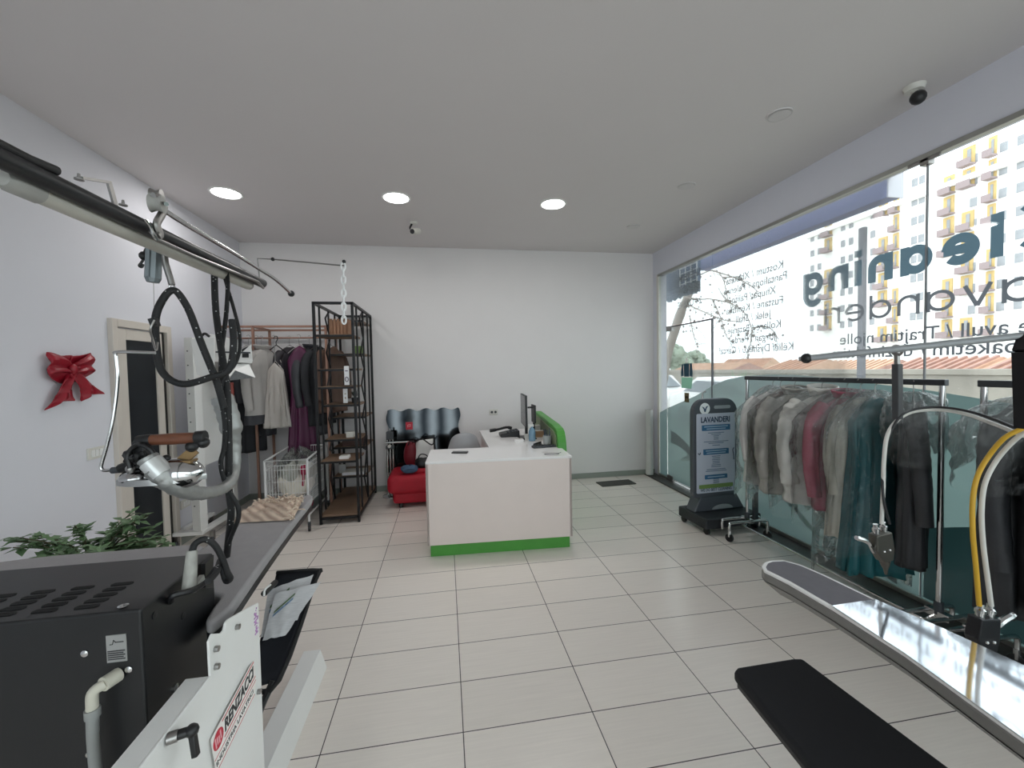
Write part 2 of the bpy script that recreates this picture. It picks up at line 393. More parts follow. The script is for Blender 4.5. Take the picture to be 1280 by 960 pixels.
MB().tube([(XG-.02, 4.45, .95), (XG-.06, 4.45, .97), (XG-.06, 4.45, 1.28), (XG-.02, 4.45, 1.3)], .011).build('door_handle', chrome, d1, smooth=True)
MB().bb((XG-.02, 2.19, 2.86), (XG+.03, 2.24, 2.9)).bb((XG-.02, 2.13, 2.88), (XG-.005, 2.31, 2.9)).build('clamp', steel, w1, bevel=.003)
MB().bb((XG-.001, 2.206, .05), (XG+.011, 2.214, 2.905)).build('joint_seal', mat('joint_seal_grey', '8b8c90', .5), w1)

wave = [(5.545, .94), (5.335, 1.02), (5.0, 1.13), (4.67, 1.235), (4.36, 1.37), (4.1, 1.45), (3.84, 1.49), (3.52, 1.51), (3.2, 1.51), (2.85, 1.485), (2.5, 1.45), (2.21, 1.425), (1.74, 1.36), (1.2, 1.25), (.5, 1.0), (-.3, .75), (-1.5, .6), (-3.1, .6)]
def topz(y):
    for (a, za), (b, zb) in zip(wave, wave[1:]):
        if b <= y <= a:
            t = (a-y)/(a-b); t = t*t*(3-2*t) if False else t; return za+(zb-za)*t
    return .6
def filmpart(par, y0, y1, fn0, fn1, m, dx=-.0015, n=40, name='frosted_film'):
    return MB().sheet(lambda u, v: (XG+dx, y0+(y1-y0)*u, fn0(y0+(y1-y0)*u)*(1-v)+fn1(y0+(y1-y0)*u)*v), n, 2).build(name, m, par)
for par, a, b in ((w1, 2.215, 4.35), (w2, -3.1, 2.205), (w4, 5.348, 5.545), (d1, 4.37, 5.33)):
    filmpart(par, a, b, lambda y: .05, topz, film)
# darker and paler waves inside the film
def arc(y0, z0, y1, z1, bow):
    return lambda y: z0+(z1-z0)*((y-y0)/(y1-y0))+bow*math.sin(math.pi*max(0, min(1, (y-y0)/(y1-y0))))
filmpart(w1, 2.35, 3.35, arc(2.35, .06, 3.35, .78, -.16), arc(2.35, .1, 3.35, .98, -.15), film_d, -.003, name='film_wave')
filmpart(w1, 2.45, 3.5, arc(2.45, .06, 3.5, .5, -.13), arc(2.45, .07, 3.5, .62, -.15), film_l, -.003, name='film_wave')
filmpart(w1, 2.22, 3.0, arc(2.22, .36, 3.0, .06, -.02), arc(2.22, .52, 3.0, .06, -.12), film_d, -.003, name='film_wave')
filmpart(w2, .4, 2.19, lambda y: .06, arc(.4, 1.0, 2.19, .52, .08), film_d, -.003, name='film_wave')
filmpart(d1, 4.45, 5.25, arc(4.45, .2, 5.25, .55, .1), arc(4.45, .26, 5.25, .72, .1), film_d, -.003, name='film_wave')
filmpart(d1, 4.4, 5.0, arc(4.4, .75, 5.0, .35, -.1), arc(4.4, .9, 5.0, .38, -.08), film_l, -.003, name='film_wave')

# lettering stuck on the outside of the glass: reads along +Y
def gtext(s, par, y0, z, width=None, height=None, size=.1, m=txt2, bold=0, align='LEFT'):
    return text(s, m, par, frame3((XG+.0115, y0, z), (0, 1, 0), (0, 0, 1)), width, height, size, align=align, bold=bold, ext=0)
def gstroke(s, y0, z, width, xh, w, m): strokes(s, m, w1, frame3((XG+.0115, y0, z), (0, 1, 0), (0, 0, 1)), width, xh, w)
gstroke('Cleaning', 1.55, 2.185, 1.59, .19, .30, txt)
gstroke('Lavanderi', 1.535, 1.922, 1.4, .132, .15, txt2)
txt3 = vinyl('dark_grey_vinyl', '44484f')
gtext('Me avull / Trajtim njolle', w1, 1.63, 1.752, 1.17, .082, m=txt2, bold=.001)
gtext('paketim / dezinfektim', w1, 1.775, 1.645, 1.09, .085, m=txt2, bold=.001)
lines = ['Kostum / Xhaketa', 'Pantallona / Pelerina', 'Xhupa / Pallto', 'Fustane / K\u00ebmisha', 'Jelek / Shall', 'Kollare / Batanije', 'Jorgan / Perde', 'K\u00ebll\u00ebf Dysheku / Carcaf']
for i, s in enumerate(lines):
    gtext(s, w1, 3.74, 2.49-i*.108, size=.106, m=txt3, align='CENTER', bold=.001)
for s, z in (('SH\u00cbRBIM', 2.71), ('BRENDA', 2.55), ('24 OR\u00cbVE', 2.365)):
    gtext(s, w3, 4.83, z, size=.125, m=txt3, align='CENTER', bold=.0012)
# clothes pictogram stuck on the glass door
navy = vinyl('navy_vinyl', '55707f'); mint = vinyl('mint_vinyl', 'b4d8c8')
def dec(pts, m, name, dx=-.004):
    MB().prism([(XG+dx, 4.865+a, 1.47+b) for a, b in pts], (.001, 0, 0)).build(name, m, d1)
dec([(-.10, -.15), (.12, -.15), (.12, -.01), (-.13, -.01)], mint, 'pictogram_skirt', -.003)
dec([(-.055, 0), (.055, 0), (.065, .17), (-.06, .17)], navy, 'pictogram_jacket')
dec([(.068, .01), (.125, .0), (.13, .05), (.11, .15), (.074, .17)], navy, 'pictogram_jacket')
dec([(-.064, .01), (-.125, .0), (-.13, .05), (-.115, .17), (-.07, .17)], navy, 'pictogram_jacket')
dec([(-.022, .18), (.022, .18), (.03, .225), (0, .25), (-.03, .225)], vinyl('white_vinyl', 'e6e6e2'), 'pictogram_collar')
dec([(-.05, -.33), (.05, -.33), (.05, -.21), (-.05, -.21)], vinyl('olive_vinyl', '8d8468'), 'door_sticker')
dec([(-.04, -.28), (.04, -.28), (.03, -.25), (-.03, -.25)], vinyl('brown_vinyl', '5c5348'), 'door_sticker', -.0055)

# ------------------------------------------------------------------ left wall door
fr = mat('beige_door_paint', 'd0c8bf', .5, var=.02)
d2 = struct(MB().bb((XL-.02, 3.575, 0), (XL+.035, 3.63, 2.055)).bb((XL-.02, 4.2, 0), (XL+.035, 4.26, 2.055)).bb((XL-.02, 3.63, 1.995), (XL+.035, 4.2, 2.055)).build('door_2', fr, bevel=.004))
leaf = MB().bb((XL, 3.64, .03), (XL+.025, 3.72, 1.985)).bb((XL, 4.06, .03), (XL+.025, 4.14, 1.985)).bb((XL, 3.72, .03), (XL+.025, 4.06, .19)).bb((XL, 3.72, 1.9), (XL+.025, 4.06, 1.985)).build('door_leaf', fr, d2, bevel=.004)
MB().bb((XL+.004, 3.72, .19), (XL+.012, 4.06, 1.9)).build('dark_pane', mat('dark_door_glass', '23262a', .3, var=.1, spec=.25), d2)
MB().bb((XL+.001, 4.142, .02), (XL+.006, 4.2, 1.995)).build('shadow_gap', mat('gap_shade', '2a2826', .8), d2)  # dark strip stands in for the shade in the gap beside the leaf
MB().cyl((XL+.02, 4.1, 1.02), (XL+.07, 4.1, 1.02), .012).cyl((XL+.065, 4.1, 1.02), (XL+.065, 4.0, 1.02), .01).build('door_handle', steel, d2, smooth=True)

# ------------------------------------------------------------------ outside
struct(MB().bb((XG+.1, -40, -.3), (140, 140, -.15)).build('ground', mat('pale_pavement', 'b7b2aa', .9, var=.06, scale=.6)))
bm_ = mat('lilac_beam_shade', '8f93b3', .7, var=.01)  # lilac is the shade on the beam's inner face, put into its colour
p = at_x(1109, 246, 3.62)
t = thing('awning_beam', 'shaded blue grey beam box under the canopy outside the shop window', 'awning', (3.7, 5, p.z))
yfar = at_x(874, 335, 3.62).y
MB().bb((3.62, p.y, p.z), (3.76, yfar, p.z+.42)).build('beam', bm_, t)
MB().bb((3.615, p.y-.012, p.z-.006), (3.765, p.y, p.z+.42)).build('end_cap', mat('pale_cap', 'd0cfd6', .6), t)  # end face of the same box, its lighter tone painted

t = thing('hanging_sign', 'dark blue hanging sign box with white window grid above the glass door', 'sign', (3.45, 5.6, 2.3))
HX = 3.42
a = at_x(868, 362, HX); b = at_x(832, 345, HX); ym = at_x(852, 360, HX).y; ye = at_x(873, 340, HX).y; yw = at_x(829, 350, HX).y
MB().bb((HX, ym, a.z+.04), (HX+.04, yw, 3.1)).build('panel', mat('navy_sign', '27364a', .6, var=.12, scale=5), t)
MB().bb((HX-.02, ye, a.z+.1), (HX+.03, ym, 3.1)).build('grid_panel', mat('blue_grid_glass', '48607d', .5, var=.2, scale=8), t)
g = MB()
for i in range(8): g.bb((HX-.03, ye, a.z+.12+i*.075), (HX-.02, ym, a.z+.127+i*.075))
for k in (0, .33, .66, 1): g.bb((HX-.03, ye+(ym-ye)*k-.008, a.z+.1), (HX-.02, ye+(ym-ye)*k+.008, 3.1))
g.build('grid_bars', white, t)
g = MB()
for i in range(26):
    y = ye+(yw-ye)*i/26; g.bb((HX, y, a.z-.03-.04*random.random()), (HX+.03, y+.02, a.z+.1))
g.build('fringe', mat('grey_fringe', '7d8794', .8, var=.1), t)

# boundary wall, tiled roofs and rubble beyond the street
wz = at_x(1000, 462, 11.).z
tag(MB().bb((11, -30, -.2), (11.3, 21, wz-.12)).bb((10.95, -30, wz-.12), (11.35, 21, wz)).build('boundary_wall', mat('weathered_concrete', '9c968d', .9, var=.18, scale=1.5, bump=.2)),
    'long low weathered concrete wall across the street', 'wall')
rub = []
terr = [mat('terracotta_roof_a', 'b99079', .9, var=.2, scale=3, bump=.8, bscale=12), mat('terracotta_roof_b', 'a8857a', .9, var=.2, scale=3, bump=.8, bscale=12), mat('terracotta_roof_c', 'c9a68e', .9, var=.2, scale=3, bump=.8, bscale=12)]
pl = mat('pale_house_wall', 'd6c6b4', .9, var=.08)
k = 0
hn = ['low house with orange tiled roof behind the concrete wall, beside the street pole', 'low house with reddish tiled roof behind the concrete wall, past the window list lettering',
      'low house with pale orange tiled roof behind the hanging garments', 'low house with brick red roof behind the pictogram on the glass door', 'low house with long orange roof beyond the rack of coats', 'small tiled roof house beyond the parked white car']
for (xa, xb, yb, X, hm) in ((1085, 1190, 449, 17, 0), (985, 1080, 452, 20, 1), (930, 980, 452, 14, 2), (836, 905, 455, 22, 1), (1191, 1330, 446, 15, 0), (890, 945, 449, 34, 2)):
    ya = at_x(xa, 470, X).y; yb_ = at_x(xb, 470, X).y; zt = at_x((xa+xb)/2, yb, X).z; ze = at_x((xa+xb)/2, 461, X).z-.25
    y0, y1 = min(ya, yb_), max(ya, yb_)
    t = thing('tiled_house', hn[k], 'house', (X+2, (y0+y1)/2, -.15), group='low houses across the street'); k += 1
    MB().bb((X+.3, y0+.2, -.15), (X+4, y1-.2, ze)).build('wall', pl, t)
    rf = MB().prism([(X, y0, ze-.1), (X+2.2, y0, zt+.02), (X+4.4, y0, ze-.1)], (0, y1-y0, 0)).build('roof', terr[hm], t)
    g = MB()
    nr = int((y1-y0)/.3)
    for i in range(nr): 
        y = y0+.15+i*.3; g.bar((X-.03, y, ze-.07), (X+2.2, y, zt+.05), .1, .09)
    g.build('roof_tile_rows', terr[(hm+1) % 3], t)

# street pole
py = at_x(1077, 400, 9.)
t = thing('street_pole', 'tall grey street pole standing in front of the pale apartment block', 'pole', (9, py.y, -.15))
MB().bb((8.96, py.y-.06, -.15), (9.05, py.y+.06, at_x(1077, 285, 9.).z)).build('shaft', mat('pole_grey', '66666b', .6, var=.03), t)
MB().bb((8.85, py.y-.18, -.15), (9.17, py.y+.18, -.08)).build('base_plate', greym, t)

# apartment block
AX = 75.; aw = mat('apartment_white', 'fdfcf8', .9, var=.02, scale=.3)
bot = -.15
yN, yFa = at_x(1300, 440, AX).y-20, at_x(1009, 440, AX).y
ab = thing('apartment_building', 'pale multi-storey apartment block with yellow balconies across the street', 'building', (AX+5, (yN+yFa)/2, bot))
ztop = at_x(1250, 212, AX).z
MB().bb((AX, yN, bot), (AX+12, yFa, ztop)).build('wall', aw, ab)
MB().bb((AX-.6, yN-.3, ztop), (AX+12, yFa+.3, ztop+.8)).build('parapet', aw, ab)
winm = mat('apartment_window', '97999d', .4, var=.15, scale=1); yel = mat('balcony_yellow', 'cbb078', .8, var=.12, scale=1)
slabm = mat('balcony_slab', '9c8c8d', .8, var=.05)
flo = [2.2+3.05*i for i in range(10)]
wm0 = MB().bb((AX-.08, -.4, 0), (AX+.05, .4, 1.25)).build('window', winm, ab, local=True); WM[wm0] = Matrix.Identity(4)
nwin = 0
def at_ab(o, y, z):
    o.location = (-(AX+5), y-(yN+yFa)/2, z-bot)
first = True
for px_ in (1015, 1024, 1053, 1063, 1090, 1141, 1150, 1214, 1250, 1272):
    y = at_x(px_, 400, AX).y
    for z in flo[2:11] if px_ > 1040 else flo[2:10]:
        if nwin > 88: break
        o = wm0 if first else wm0.copy()
        if not first: C.objects.link(o)
        first = False
        at_ab(o, y, z); nwin += 1
for px_, wpx, dark_ in ((1035, 9, 0), (1103, 11, 0), (1119, 7, 0), (1184, 13, 0), (1208, 15, 0), (1237, 10, 0)):
    ya, yb_ = at_x(px_-wpx/2, 400, AX).y, at_x(px_+wpx/2, 400, AX).y
    for i, z in enumerate(flo[1:11]):
        if (i*7+px_) % 5 == 0: continue
        bb = MB().bb((AX-.15, yb_, z), (AX+.02, ya, z+2.6)).build('balcony', yel, ab)
        MB().bb((AX-.2, yb_+.3*(ya-yb_), z+.2), (AX-.16, yb_+.62*(ya-yb_), z+2.2)).build('balcony_door', winm, bb)
        MB().bb((AX-1.2, yb_-.1, z-.2), (AX, ya+.1, z+.02)).bb((AX-1.2, yb_-.1, z), (AX-1.12, ya+.1, z+.75)).build('balcony_rail', slabm, bb)

# bare tree whose twigs cross the window
bark = mat('tree_bark', '8c837c', .9, var=.15, scale=4)
tr = thing('bare_tree', 'bare tree with thin twigs and a leaning trunk outside the shop window', 'tree', (4.9, 8.0, -.15))
XT = 4.9
def tp(x, y, X=XT): return at_x(x, y, X)
tk = [tp(822, 530, 5.1), tp(832, 455, 5.0), tp(846, 405), tp(858, 374), tp(872, 345)]
MB().tube(spline([(tk[0].x, tk[0].y, -.15)]+tk, 5), [.11]*10+[.10]*8+[.08]*8, 10).build('trunk', bark, tr, smooth=True)
br = [[(872, 345), (890, 338), (903, 347), (910, 375), (914, 382)], [(858, 372), (876, 374), (890, 374), (915, 380), (932, 393), (940, 412), (946, 425)],
      [(890, 338), (915, 346), (935, 355), (948, 365)], [(890, 374), (900, 395), (908, 420), (918, 430)], [(940, 410), (955, 408), (965, 412), (973, 424)],
      [(858, 380), (880, 390), (905, 400), (925, 402)], [(940, 412), (938, 430), (934, 445)], [(903, 347), (925, 347), (930, 360)],
      [(862, 395), (866, 415), (872, 435)], [(915, 380), (905, 372), (898, 360)]]
for b_ in br:
    pts = spline([tp(*q, XT-.3+.4*random.random()) for q in b_], 5)
    MB().tube(pts, [.014-.009*i/len(pts) for i in range(len(pts))], 6).build('branch', bark, tr, smooth=True)
g = MB()
for i in range(46):
    q = random.choice(br); j = random.randrange(len(q)-1); u = random.random()
    x = q[j][0]*(1-u)+q[j+1][0]*u; y = q[j][1]*(1-u)+q[j+1][1]*u; a = random.uniform(-.4, 2.2); l_ = random.uniform(10, 30)
    g.tube([tp(x, y), tp(x+l_*.5*math.cos(a), y+l_*.5*math.sin(a)), tp(x+l_*math.cos(a+.3), y+l_*math.sin(a+.3))], [.006, .004, .003], 5)
g.build('twigs', bark, tr)
g = MB()
for i in range(110):
    q = random.choice(br); j = random.randrange(len(q)-1); u = random.random()
    x = q[j][0]*(1-u)+q[j+1][0]*u+random.gauss(0, 6); y = q[j][1]*(1-u)+q[j+1][1]*u+random.gauss(3, 6)
    g.ball(tp(x, y), .015+.014*random.random(), 6, (1, .6, 1.1))
g.build('seed_pods', mat('dry_pods', '7d7570', .9), tr)

# parked cars and a shrub
carw = mat('white_car_paint', 'e2e2e2', .25, var=.01, coat=.4); carg = mat('car_window_glass', '6d757c', .15, var=.1)
tyre = mat('tyre_rubber', '1d1d1f', .8)
def car(loc, rz, label, m):
    t = thing('car', label, 'car', loc, rz, 'cars parked outside the shop')
    prof = [(-2.05, .3), (-2.1, .7), (-1.95, .92), (-1.35, 1.0), (-.75, 1.42), (.75, 1.45), (1.55, 1.0), (2.0, .9), (2.08, .6), (2.0, .28)]
    g = MB().prism([(x, -.85, z) for x, z in prof], (0, 1.7, 0)); g.build('body', m, t, local=True, bevel=.08, seg=3)
    MB().prism([(x, -.858, z) for x, z in [(-1.1, 1.04), (-.68, 1.34), (.68, 1.36), (1.3, 1.04)]], (0, 1.716, 0)).build('side_window', carg, t, local=True)
    MB().prism([(-1.37, -.7, 1.03), (-.8, -.62, 1.4), (-.8, .62, 1.4), (-1.37, .7, 1.03)], (-.012, 0, .016)).build('windscreen', carg, t, local=True)
    MB().prism([(1.53, -.7, 1.03), (.82, -.62, 1.42), (.82, .62, 1.42), (1.53, .7, 1.03)], (.012, 0, .016)).build('rear_window', carg, t, local=True)
    for x in (-1.3, 1.3):
        for y in (-.86, .72): MB().lathe([(.18, 0), (.31, .01), (.32, .07), (.31, .13), (.18, .14)], (x, y, .32), (0, 1, 0)).build('wheel', tyre, t, True, local=True)
    return t
car((7.7, 15.2, -.16), R(95), 'white car parked outside beyond the hinge edge of the glass door', carw)
car((7.7, 9.7, -.16), R(92), 'white car mostly hidden behind the frosted wave on the window', carw)
sh = thing('palm_shrub', 'small spiky green palm shrub beyond the parked cars', 'shrub', (9.8, 12.6, -.15))
g = MB()
for i in range(40):
    A = random.random()*6.28; e = .5+random.random()*.9; L_ = .9+.5*random.random()
    d = Vector((math.cos(A)*math.cos(e), math.sin(A)*math.cos(e), math.sin(e)))
    b0 = Vector((9.8, 12.6, .35)); g.tube([b0, b0+d*L_*.6, b0+d*L_+Vector((0, 0, -.12))], [.03, .025, .004], 4, flat=.3)
g.build('fronds', mat('palm_green', '6f9670', .7, var=.2), sh); MB().cyl((9.8, 12.6, -.15), (9.8, 12.6, .45), .12, 10, .09).build('trunk', bark, sh, True)
crown = mat('grey_green_leaves', '93a08f', .9, var=.2)
for x_, y_, X_, s_, lb in ((846, 448, 30, 2.2, 'grey green bushy tree beyond the tiled roofs, by the door edge'), (866, 452, 34, 2.4, 'grey green bushy tree beyond the tiled roofs, above the pictogram')):
    q = at_x(x_, y_, X_)
    t = thing('street_tree', lb, 'tree', (q.x, q.y, -.15))
    g = MB()
    for i in range(60):
        v = Vector((random.gauss(0, .5), random.gauss(0, .5), random.gauss(0, .35)))*s_*.8; g.ball(q+v, s_*(.16+.12*random.random()), 8)
    g.build('crown', crown, t, True); MB().cyl((q.x, q.y, -.15), (q.x, q.y, q.z), .15, 8).build('trunk', bark, t, True)
# ------------------------------------------------------------------ ceiling fittings
dl = mat('lit_diffuser', 'ffffff', .5, var=0, emit=9.)
ring = mat('white_trim_ring', 'e8e8e6', .5, var=.01)
def downlight(x, y, r, m, label, grp, e=0):
    t = thing('downlight', label, 'ceiling light', (x, y, ZC), 0, grp)
    MB().lathe([(r*.9, -.004), (r, -.008), (r*1.07, -.007), (r*1.1, 0)], (x, y, ZC), n=40).build('trim_ring', ring if e else offm, t, True)
    MB().lathe([(0.001, -.0105), (r*.88, -.0105), (r*.9, -.009)], (x, y, ZC), n=40).build('diffuser', m, t, True)
    if e:
        ld = bpy.data.lights.new('downlight_lamp', 'AREA'); ld.shape = 'DISK'; ld.size = r*1.7; ld.energy = e; ld.color = (1, .98, .95)
        lo = bpy.data.objects.new('downlight_lamp', ld); C.objects.link(lo); lo.location = (x, y, ZC-.02)
downlight(-1.935, 4.19, .125, dl, 'lit round downlight nearest the wall with the red bow', 'lit downlights', 7)
downlight(-.42, 4.12, .125, dl, 'lit round downlight in the middle of the row of three', 'lit downlights', 7)
downlight(1.12, 4.095, .125, dl, 'lit round downlight above the counter, nearest the shop window', 'lit downlights', 7)
offm = mat('unlit_diffuser', 'cfcbcb', .6, var=.01)
for y, lb in ((2.475, 'unlit round ceiling disc nearest the dome camera'), (3.543, 'unlit round ceiling disc between two others along the window'), (4.631, 'unlit round ceiling disc closest to the back wall')):
    downlight(2.24, y, .072, offm, lb, 'unlit downlights along the window')
t = thing('spot_camera', 'small white bullet camera hanging from the ceiling near the back wall', 'camera', (-.305, 4.77, ZC))
c0 = Vector((-.305, 4.77, ZC))
MB().lathe([(.001, -.02), (.04, -.02), (.045, 0)], c0).build('mount', lpl, t, True)
MB().tube(spline([c0+Vector((-.02, 0, -.02)), c0+Vector((-.04, 0, -.07)), c0+Vector((-.01, 0, -.12))], 5), .011).build('cable', black, t, True)
MB().cyl(c0+Vector((.05, .03, -.085)), c0+Vector((-.01, -.09, -.13)), .032).build('body', lpl, t, True)
MB().cyl(c0+Vector((-.008, -.088, -.1292)), c0+Vector((-.013, -.097, -.133)), .026).build('lens', black, t, True)
q = at_z(1143, 108, ZC)
t = thing('dome_camera', 'dark round ceiling camera on a pale mount near the shop window', 'camera', q)
MB().lathe([(.001, -.03), (.045, -.03), (.055, 0)], q).build('mount', lpl, t, True)
MB().cyl(q+Vector((0, 0, -.03)), q+Vector((-.01, -.02, -.07)), .02).build('neck', lpl, t, True)
MB().ball(q+Vector((-.012, -.03, -.085)), .04).build('lens_ball', black, t, True)

# ------------------------------------------------------------------ wall pieces
bowm = mat('red_satin', '931226', .4, var=.15, scale=12, bump=.25, bscale=18)
bc = at_x(82, 462, XL); bx = XL+.03
t = thing('ribbon_bow', 'shiny red ribbon bow stuck on the white wall', 'bow', (XL, bc.y, bc.z))
def bowpart(pts, wid, name, tw=0.):
    P = spline([(bx+p[0], bc.y+p[1], bc.z+p[2]) for p in pts], 8); n = len(P)
    def fn(u, v):
        i = min(n-1, int(u*(n-1)+.5)); p = P[i]; w = wid[0]+(wid[1]-wid[0])*min(1, u*1.15)
        d = Vector((0, 0, 1)) if not tw else Vector((0, tw, .25)).normalized()
        if tw: p = p-(P[-1]-P[-3]).normalized()*.03*(1-2*abs(v-.5))*max(0, u-.5)*2
        return p+d*(v-.5)*w+Vector((.014*math.sin(v*9+u*5), 0, 0))
    return MB().sheet(fn, 26, 9).build(name, bowm, t, True, thick=.003)
bowpart([(0, 0, 0), (.03, -.07, .03), (.03, -.155, .045), (.008, -.16, .03), (.0, -.07, .0), (0, 0, 0)], (.07, .19), 'loop')
bowpart([(0, 0, 0), (.03, .07, .03), (.03, .14, .055), (.008, .145, .04), (.0, .07, .01), (0, 0, 0)], (.07, .18), 'loop')
bowpart([(.005, -.005, -.02), (.012, -.05, -.1), (.01, -.085, -.2), (.005, -.1, -.235)], (.08, .19), 'tail', 1)
bowpart([(.005, .005, -.02), (.015, .07, -.09), (.01, .13, -.16), (.005, .16, -.2)], (.08, .17), 'tail', 1)
MB().ball((bx+.012, bc.y, bc.z), .036, 14, (.7, .8, 1.1)).build('knot', bowm, t, True)
def plate(name, label, o, ax):
    t = thing(name, label, 'switch' if 'switch' in name else 'socket', o)
    if ax == 'x':
        MB().bb((XL, o.y-.075, o.z-.042), (XL+.012, o.y+.075, o.z+.042)).build('cover_plate', lpl, t, bevel=.003)
        for k in (-.035, .0, .035): MB().bb((XL+.012, o.y+k-.014, o.z-.024), (XL+.018, o.y+k+.014, o.z+.024)).build('rocker', white, t, bevel=.002)
    else:
        MB().bb((o.x-.06, YB-.012, o.z-.04), (o.x+.06, YB, o.z+.04)).build('cover_plate', lpl, t, bevel=.003)
        for k in (-.025, .025): MB().cyl((o.x+k, YB-.012, o.z), (o.x+k, YB-.016, o.z), .017).build('outlet', dgrey, t, True)
plate('wall_switch', 'white rocker switch plate between the red bow and the door', at_x(119, 566, XL), 'x')
plate('wall_socket', 'pale power socket plate on the back wall above the counter', at_y(617, 515, YB), 'y')
q = at_x(231, 629, XL); plate('wall_switch', 'small grey plate low on the wall behind the tall white machine post', q, 'x')

# ------------------------------------------------------------------ the ironing table beside the wall
grey_cloth = mat('grey_ironing_cloth', '9b9899', .85, var=.04, scale=20, bump=.15, bscale=400)
ZB = .9
it = thing('ironing_table', 'grey topped vacuum ironing table with white side panel and overhead rail', 'ironing table', (-.8, 1.8, 0))
def board_outline(pts, n=6): return spline(pts+[pts[0]], n)[:-1]
out = [(-.662, 1.36), (-.70, 1.7), (-.735, 2.1), (-.762, 2.46), (-.795, 2.53), (-.85, 2.5), (-.945, 2.27), (-1.0, 2.05), (-1.0, 1.86), (-1.0, 1.66), (-.97, 1.49), (-.85, 1.45), (-.735, 1.44), (-.716, 1.36), (-.70, 1.295), (-.675, 1.29)]
ol = board_outline(out, 5)
def padded(name, ol, z, th, m, par, b=.012):
    return MB().prism([(x, y, z-th) for x, y, _ in [(p[0], p[1], 0) for p in ol]], (0, 0, th)).build(name, m, par, True, bevel=b, seg=3, ang=1.2)
padded('board_cover', [(p.x, p.y) for p in [Vector((a[0], a[1], 0)) for a in [(q.x, q.y) for q in [Vector((w[0], w[1], 0)) for w in ol]]]], ZB, .04, grey_cloth, it)
cx_, cy_ = -.85, 1.85
padded('board_underside', [(cx_+(p.x-cx_)*.97, cy_+(p.y-cy_)*.985) for p in ol], ZB-.04, .03, black, it, .004)
# padded arm reaching towards the wall
arm = board_outline([(-1.02, 1.735), (-1.4, 1.735), (-1.62, 1.735), (-1.74, 1.75), (-1.79, 1.80), (-1.73, 1.855), (-1.58, 1.882), (-1.4, 1.885), (-1.02, 1.875)], 5)
padded('sleeve_board', [(p.x, p.y) for p in arm], ZB+.005, .045, grey_cloth, it)
padded('sleeve_board_underside', [(p.x*.985-.02, p.y) for p in arm], ZB-.04, .02, black, it, .004)
# side panel
sp = MB().prism([(-.60, y, z) for y, z in [(.7, .03), (1.385, .03), (1.392, .885), (1.33, .905), (1.215, .94), (1.20, .94), (1.19, .925), (1.175, .925), (1.135, .95), (1.118, .94), (1.118, .852), (.7, .852)]], (-.006, 0, 0)).build('side_panel', white, it, bevel=.002)
MB().prism([(-.606, y, z) for y, z in [(.7, .846), (1.118, .846), (1.118, .852), (.7, .852)]], (-.05, 0, 0)).build('folded_edge', white, sp)
for y, z in ((1.142, .905), (1.14, .86), (1.25, .895), (1.36, .62)):
    MB().cyl((-.6, y, z), (-.59, y, z), .0075, 8).build('bolt', steel, sp, True)
kc = at_x(240, 913, -.56)
kn = MB().cyl((-.6, kc.y-.012, kc.z), kc, .010, 14).ball(kc, .0135, 12).bar(kc, kc+Vector((.01, -.008, -.052)), .014, .012).build('clamp_lever', black, sp, True, bevel=.002)
MB().cyl((-.6, kc.y-.014, kc.z), (-.583, kc.y-.008, kc.z), .012, 12).build('lever_collar', steel, sp, True)
# maker's sticker
MS = frame3((-.5935, 1.115, .652), (0, 1, .16), (0, -.16, 1))
redm = mat('sticker_red', 'c02038', .5)
MB(MS).prism([(-.012, -.05, 0), (.2, -.05, 0), (.225, -.02, 0), (.225, .052, 0), (.2, .058, 0), (-.012, .058, 0)], (0, 0, .0006)).build('sticker', mat('sticker_white', 'eeeae6', .5), sp)
g = MB(MS)
for y in (.050, .0): g.bb((.04, y, .0006), (.222, y+.003, .0012))
g.bb((-.01, -.012, .0006), (.222, -.0105, .0012)).bb((-.01, -.046, .0006), (.205, -.0445, .0012)); g.build('sticker_border', redm, sp)
MB(MS).lathe([(.001, .0004), (.024, .0006), (.024, .001)], (.016, .026, 0)).build('sticker_emblem', redm, sp)
g = MB(MS)
for k in range(4): g.bb((.0+k*.008, .012+(k % 2)*.004, .001), (.005+k*.008, .04-(k % 3)*.004, .0016))
g.build('sticker_emblem_bars', mat('sticker_pink', 'e7a9b0', .5), sp)
text('RENZACCI', dark, sp, MS @ Matrix.Translation((.045, .012, .0008)), .172, .032, bold=.003, shear=.25)
text('INDUSTRIA LAVATRICI', dark, sp, MS @ Matrix.Translation((-.006, -.034, .0008)), .205, .013)
g = MB()
for k in range(16):
    g.bb((-.6, 1.355+.022*random.random(), .80+k*.005), (-.5985, 1.362+.026*random.random(), .804+k*.005))
g.build('colour_sticker', mat('sticker_pastel', 'b98ac0', .5, var=.4, scale=120), sp)
# body, feet, mast and overhead rail
MB().bb((-.83, .95, .08), (-.62, 1.36, .42)).build('cabinet', white, it, bevel=.006)
ft = MB().prism([(x, 1.6, z) for x, z in [(-.79, .105), (-.705, .105), (-.675, .0), (-.681, .0), (-.709, .099), (-.79, .099)]], (0, .73, 0)).build('foot_bar', white, it, bevel=.001)
MB().bb((-.79, .2, .0), (-.68, 1.6, .1)).build('floor_frame', white, it, bevel=.004)
RXc, RZc = -.87, 2.05
e0 = at_x(328, 353, RXc)
MB().tube([(RXc, .2, RZc), (RXc, e0.y, RZc)], .021, 16).build('rail_tube', mat('black_rail_paint', '18191c', .35), it, True)
MB().tube([(RXc, .26, .8), (RXc, .26, RZc+.02)], .022, 12).build('mast', blackm, it, True)
MB().tube([(RXc+.005, .7, RZc+.024), (RXc+.005, 1.05, RZc+.024), (RXc+.005, 1.11, RZc+.03)], .011, 10).build('rail_cable', black, it, True)
ce = at_x(362, 367, RXc)
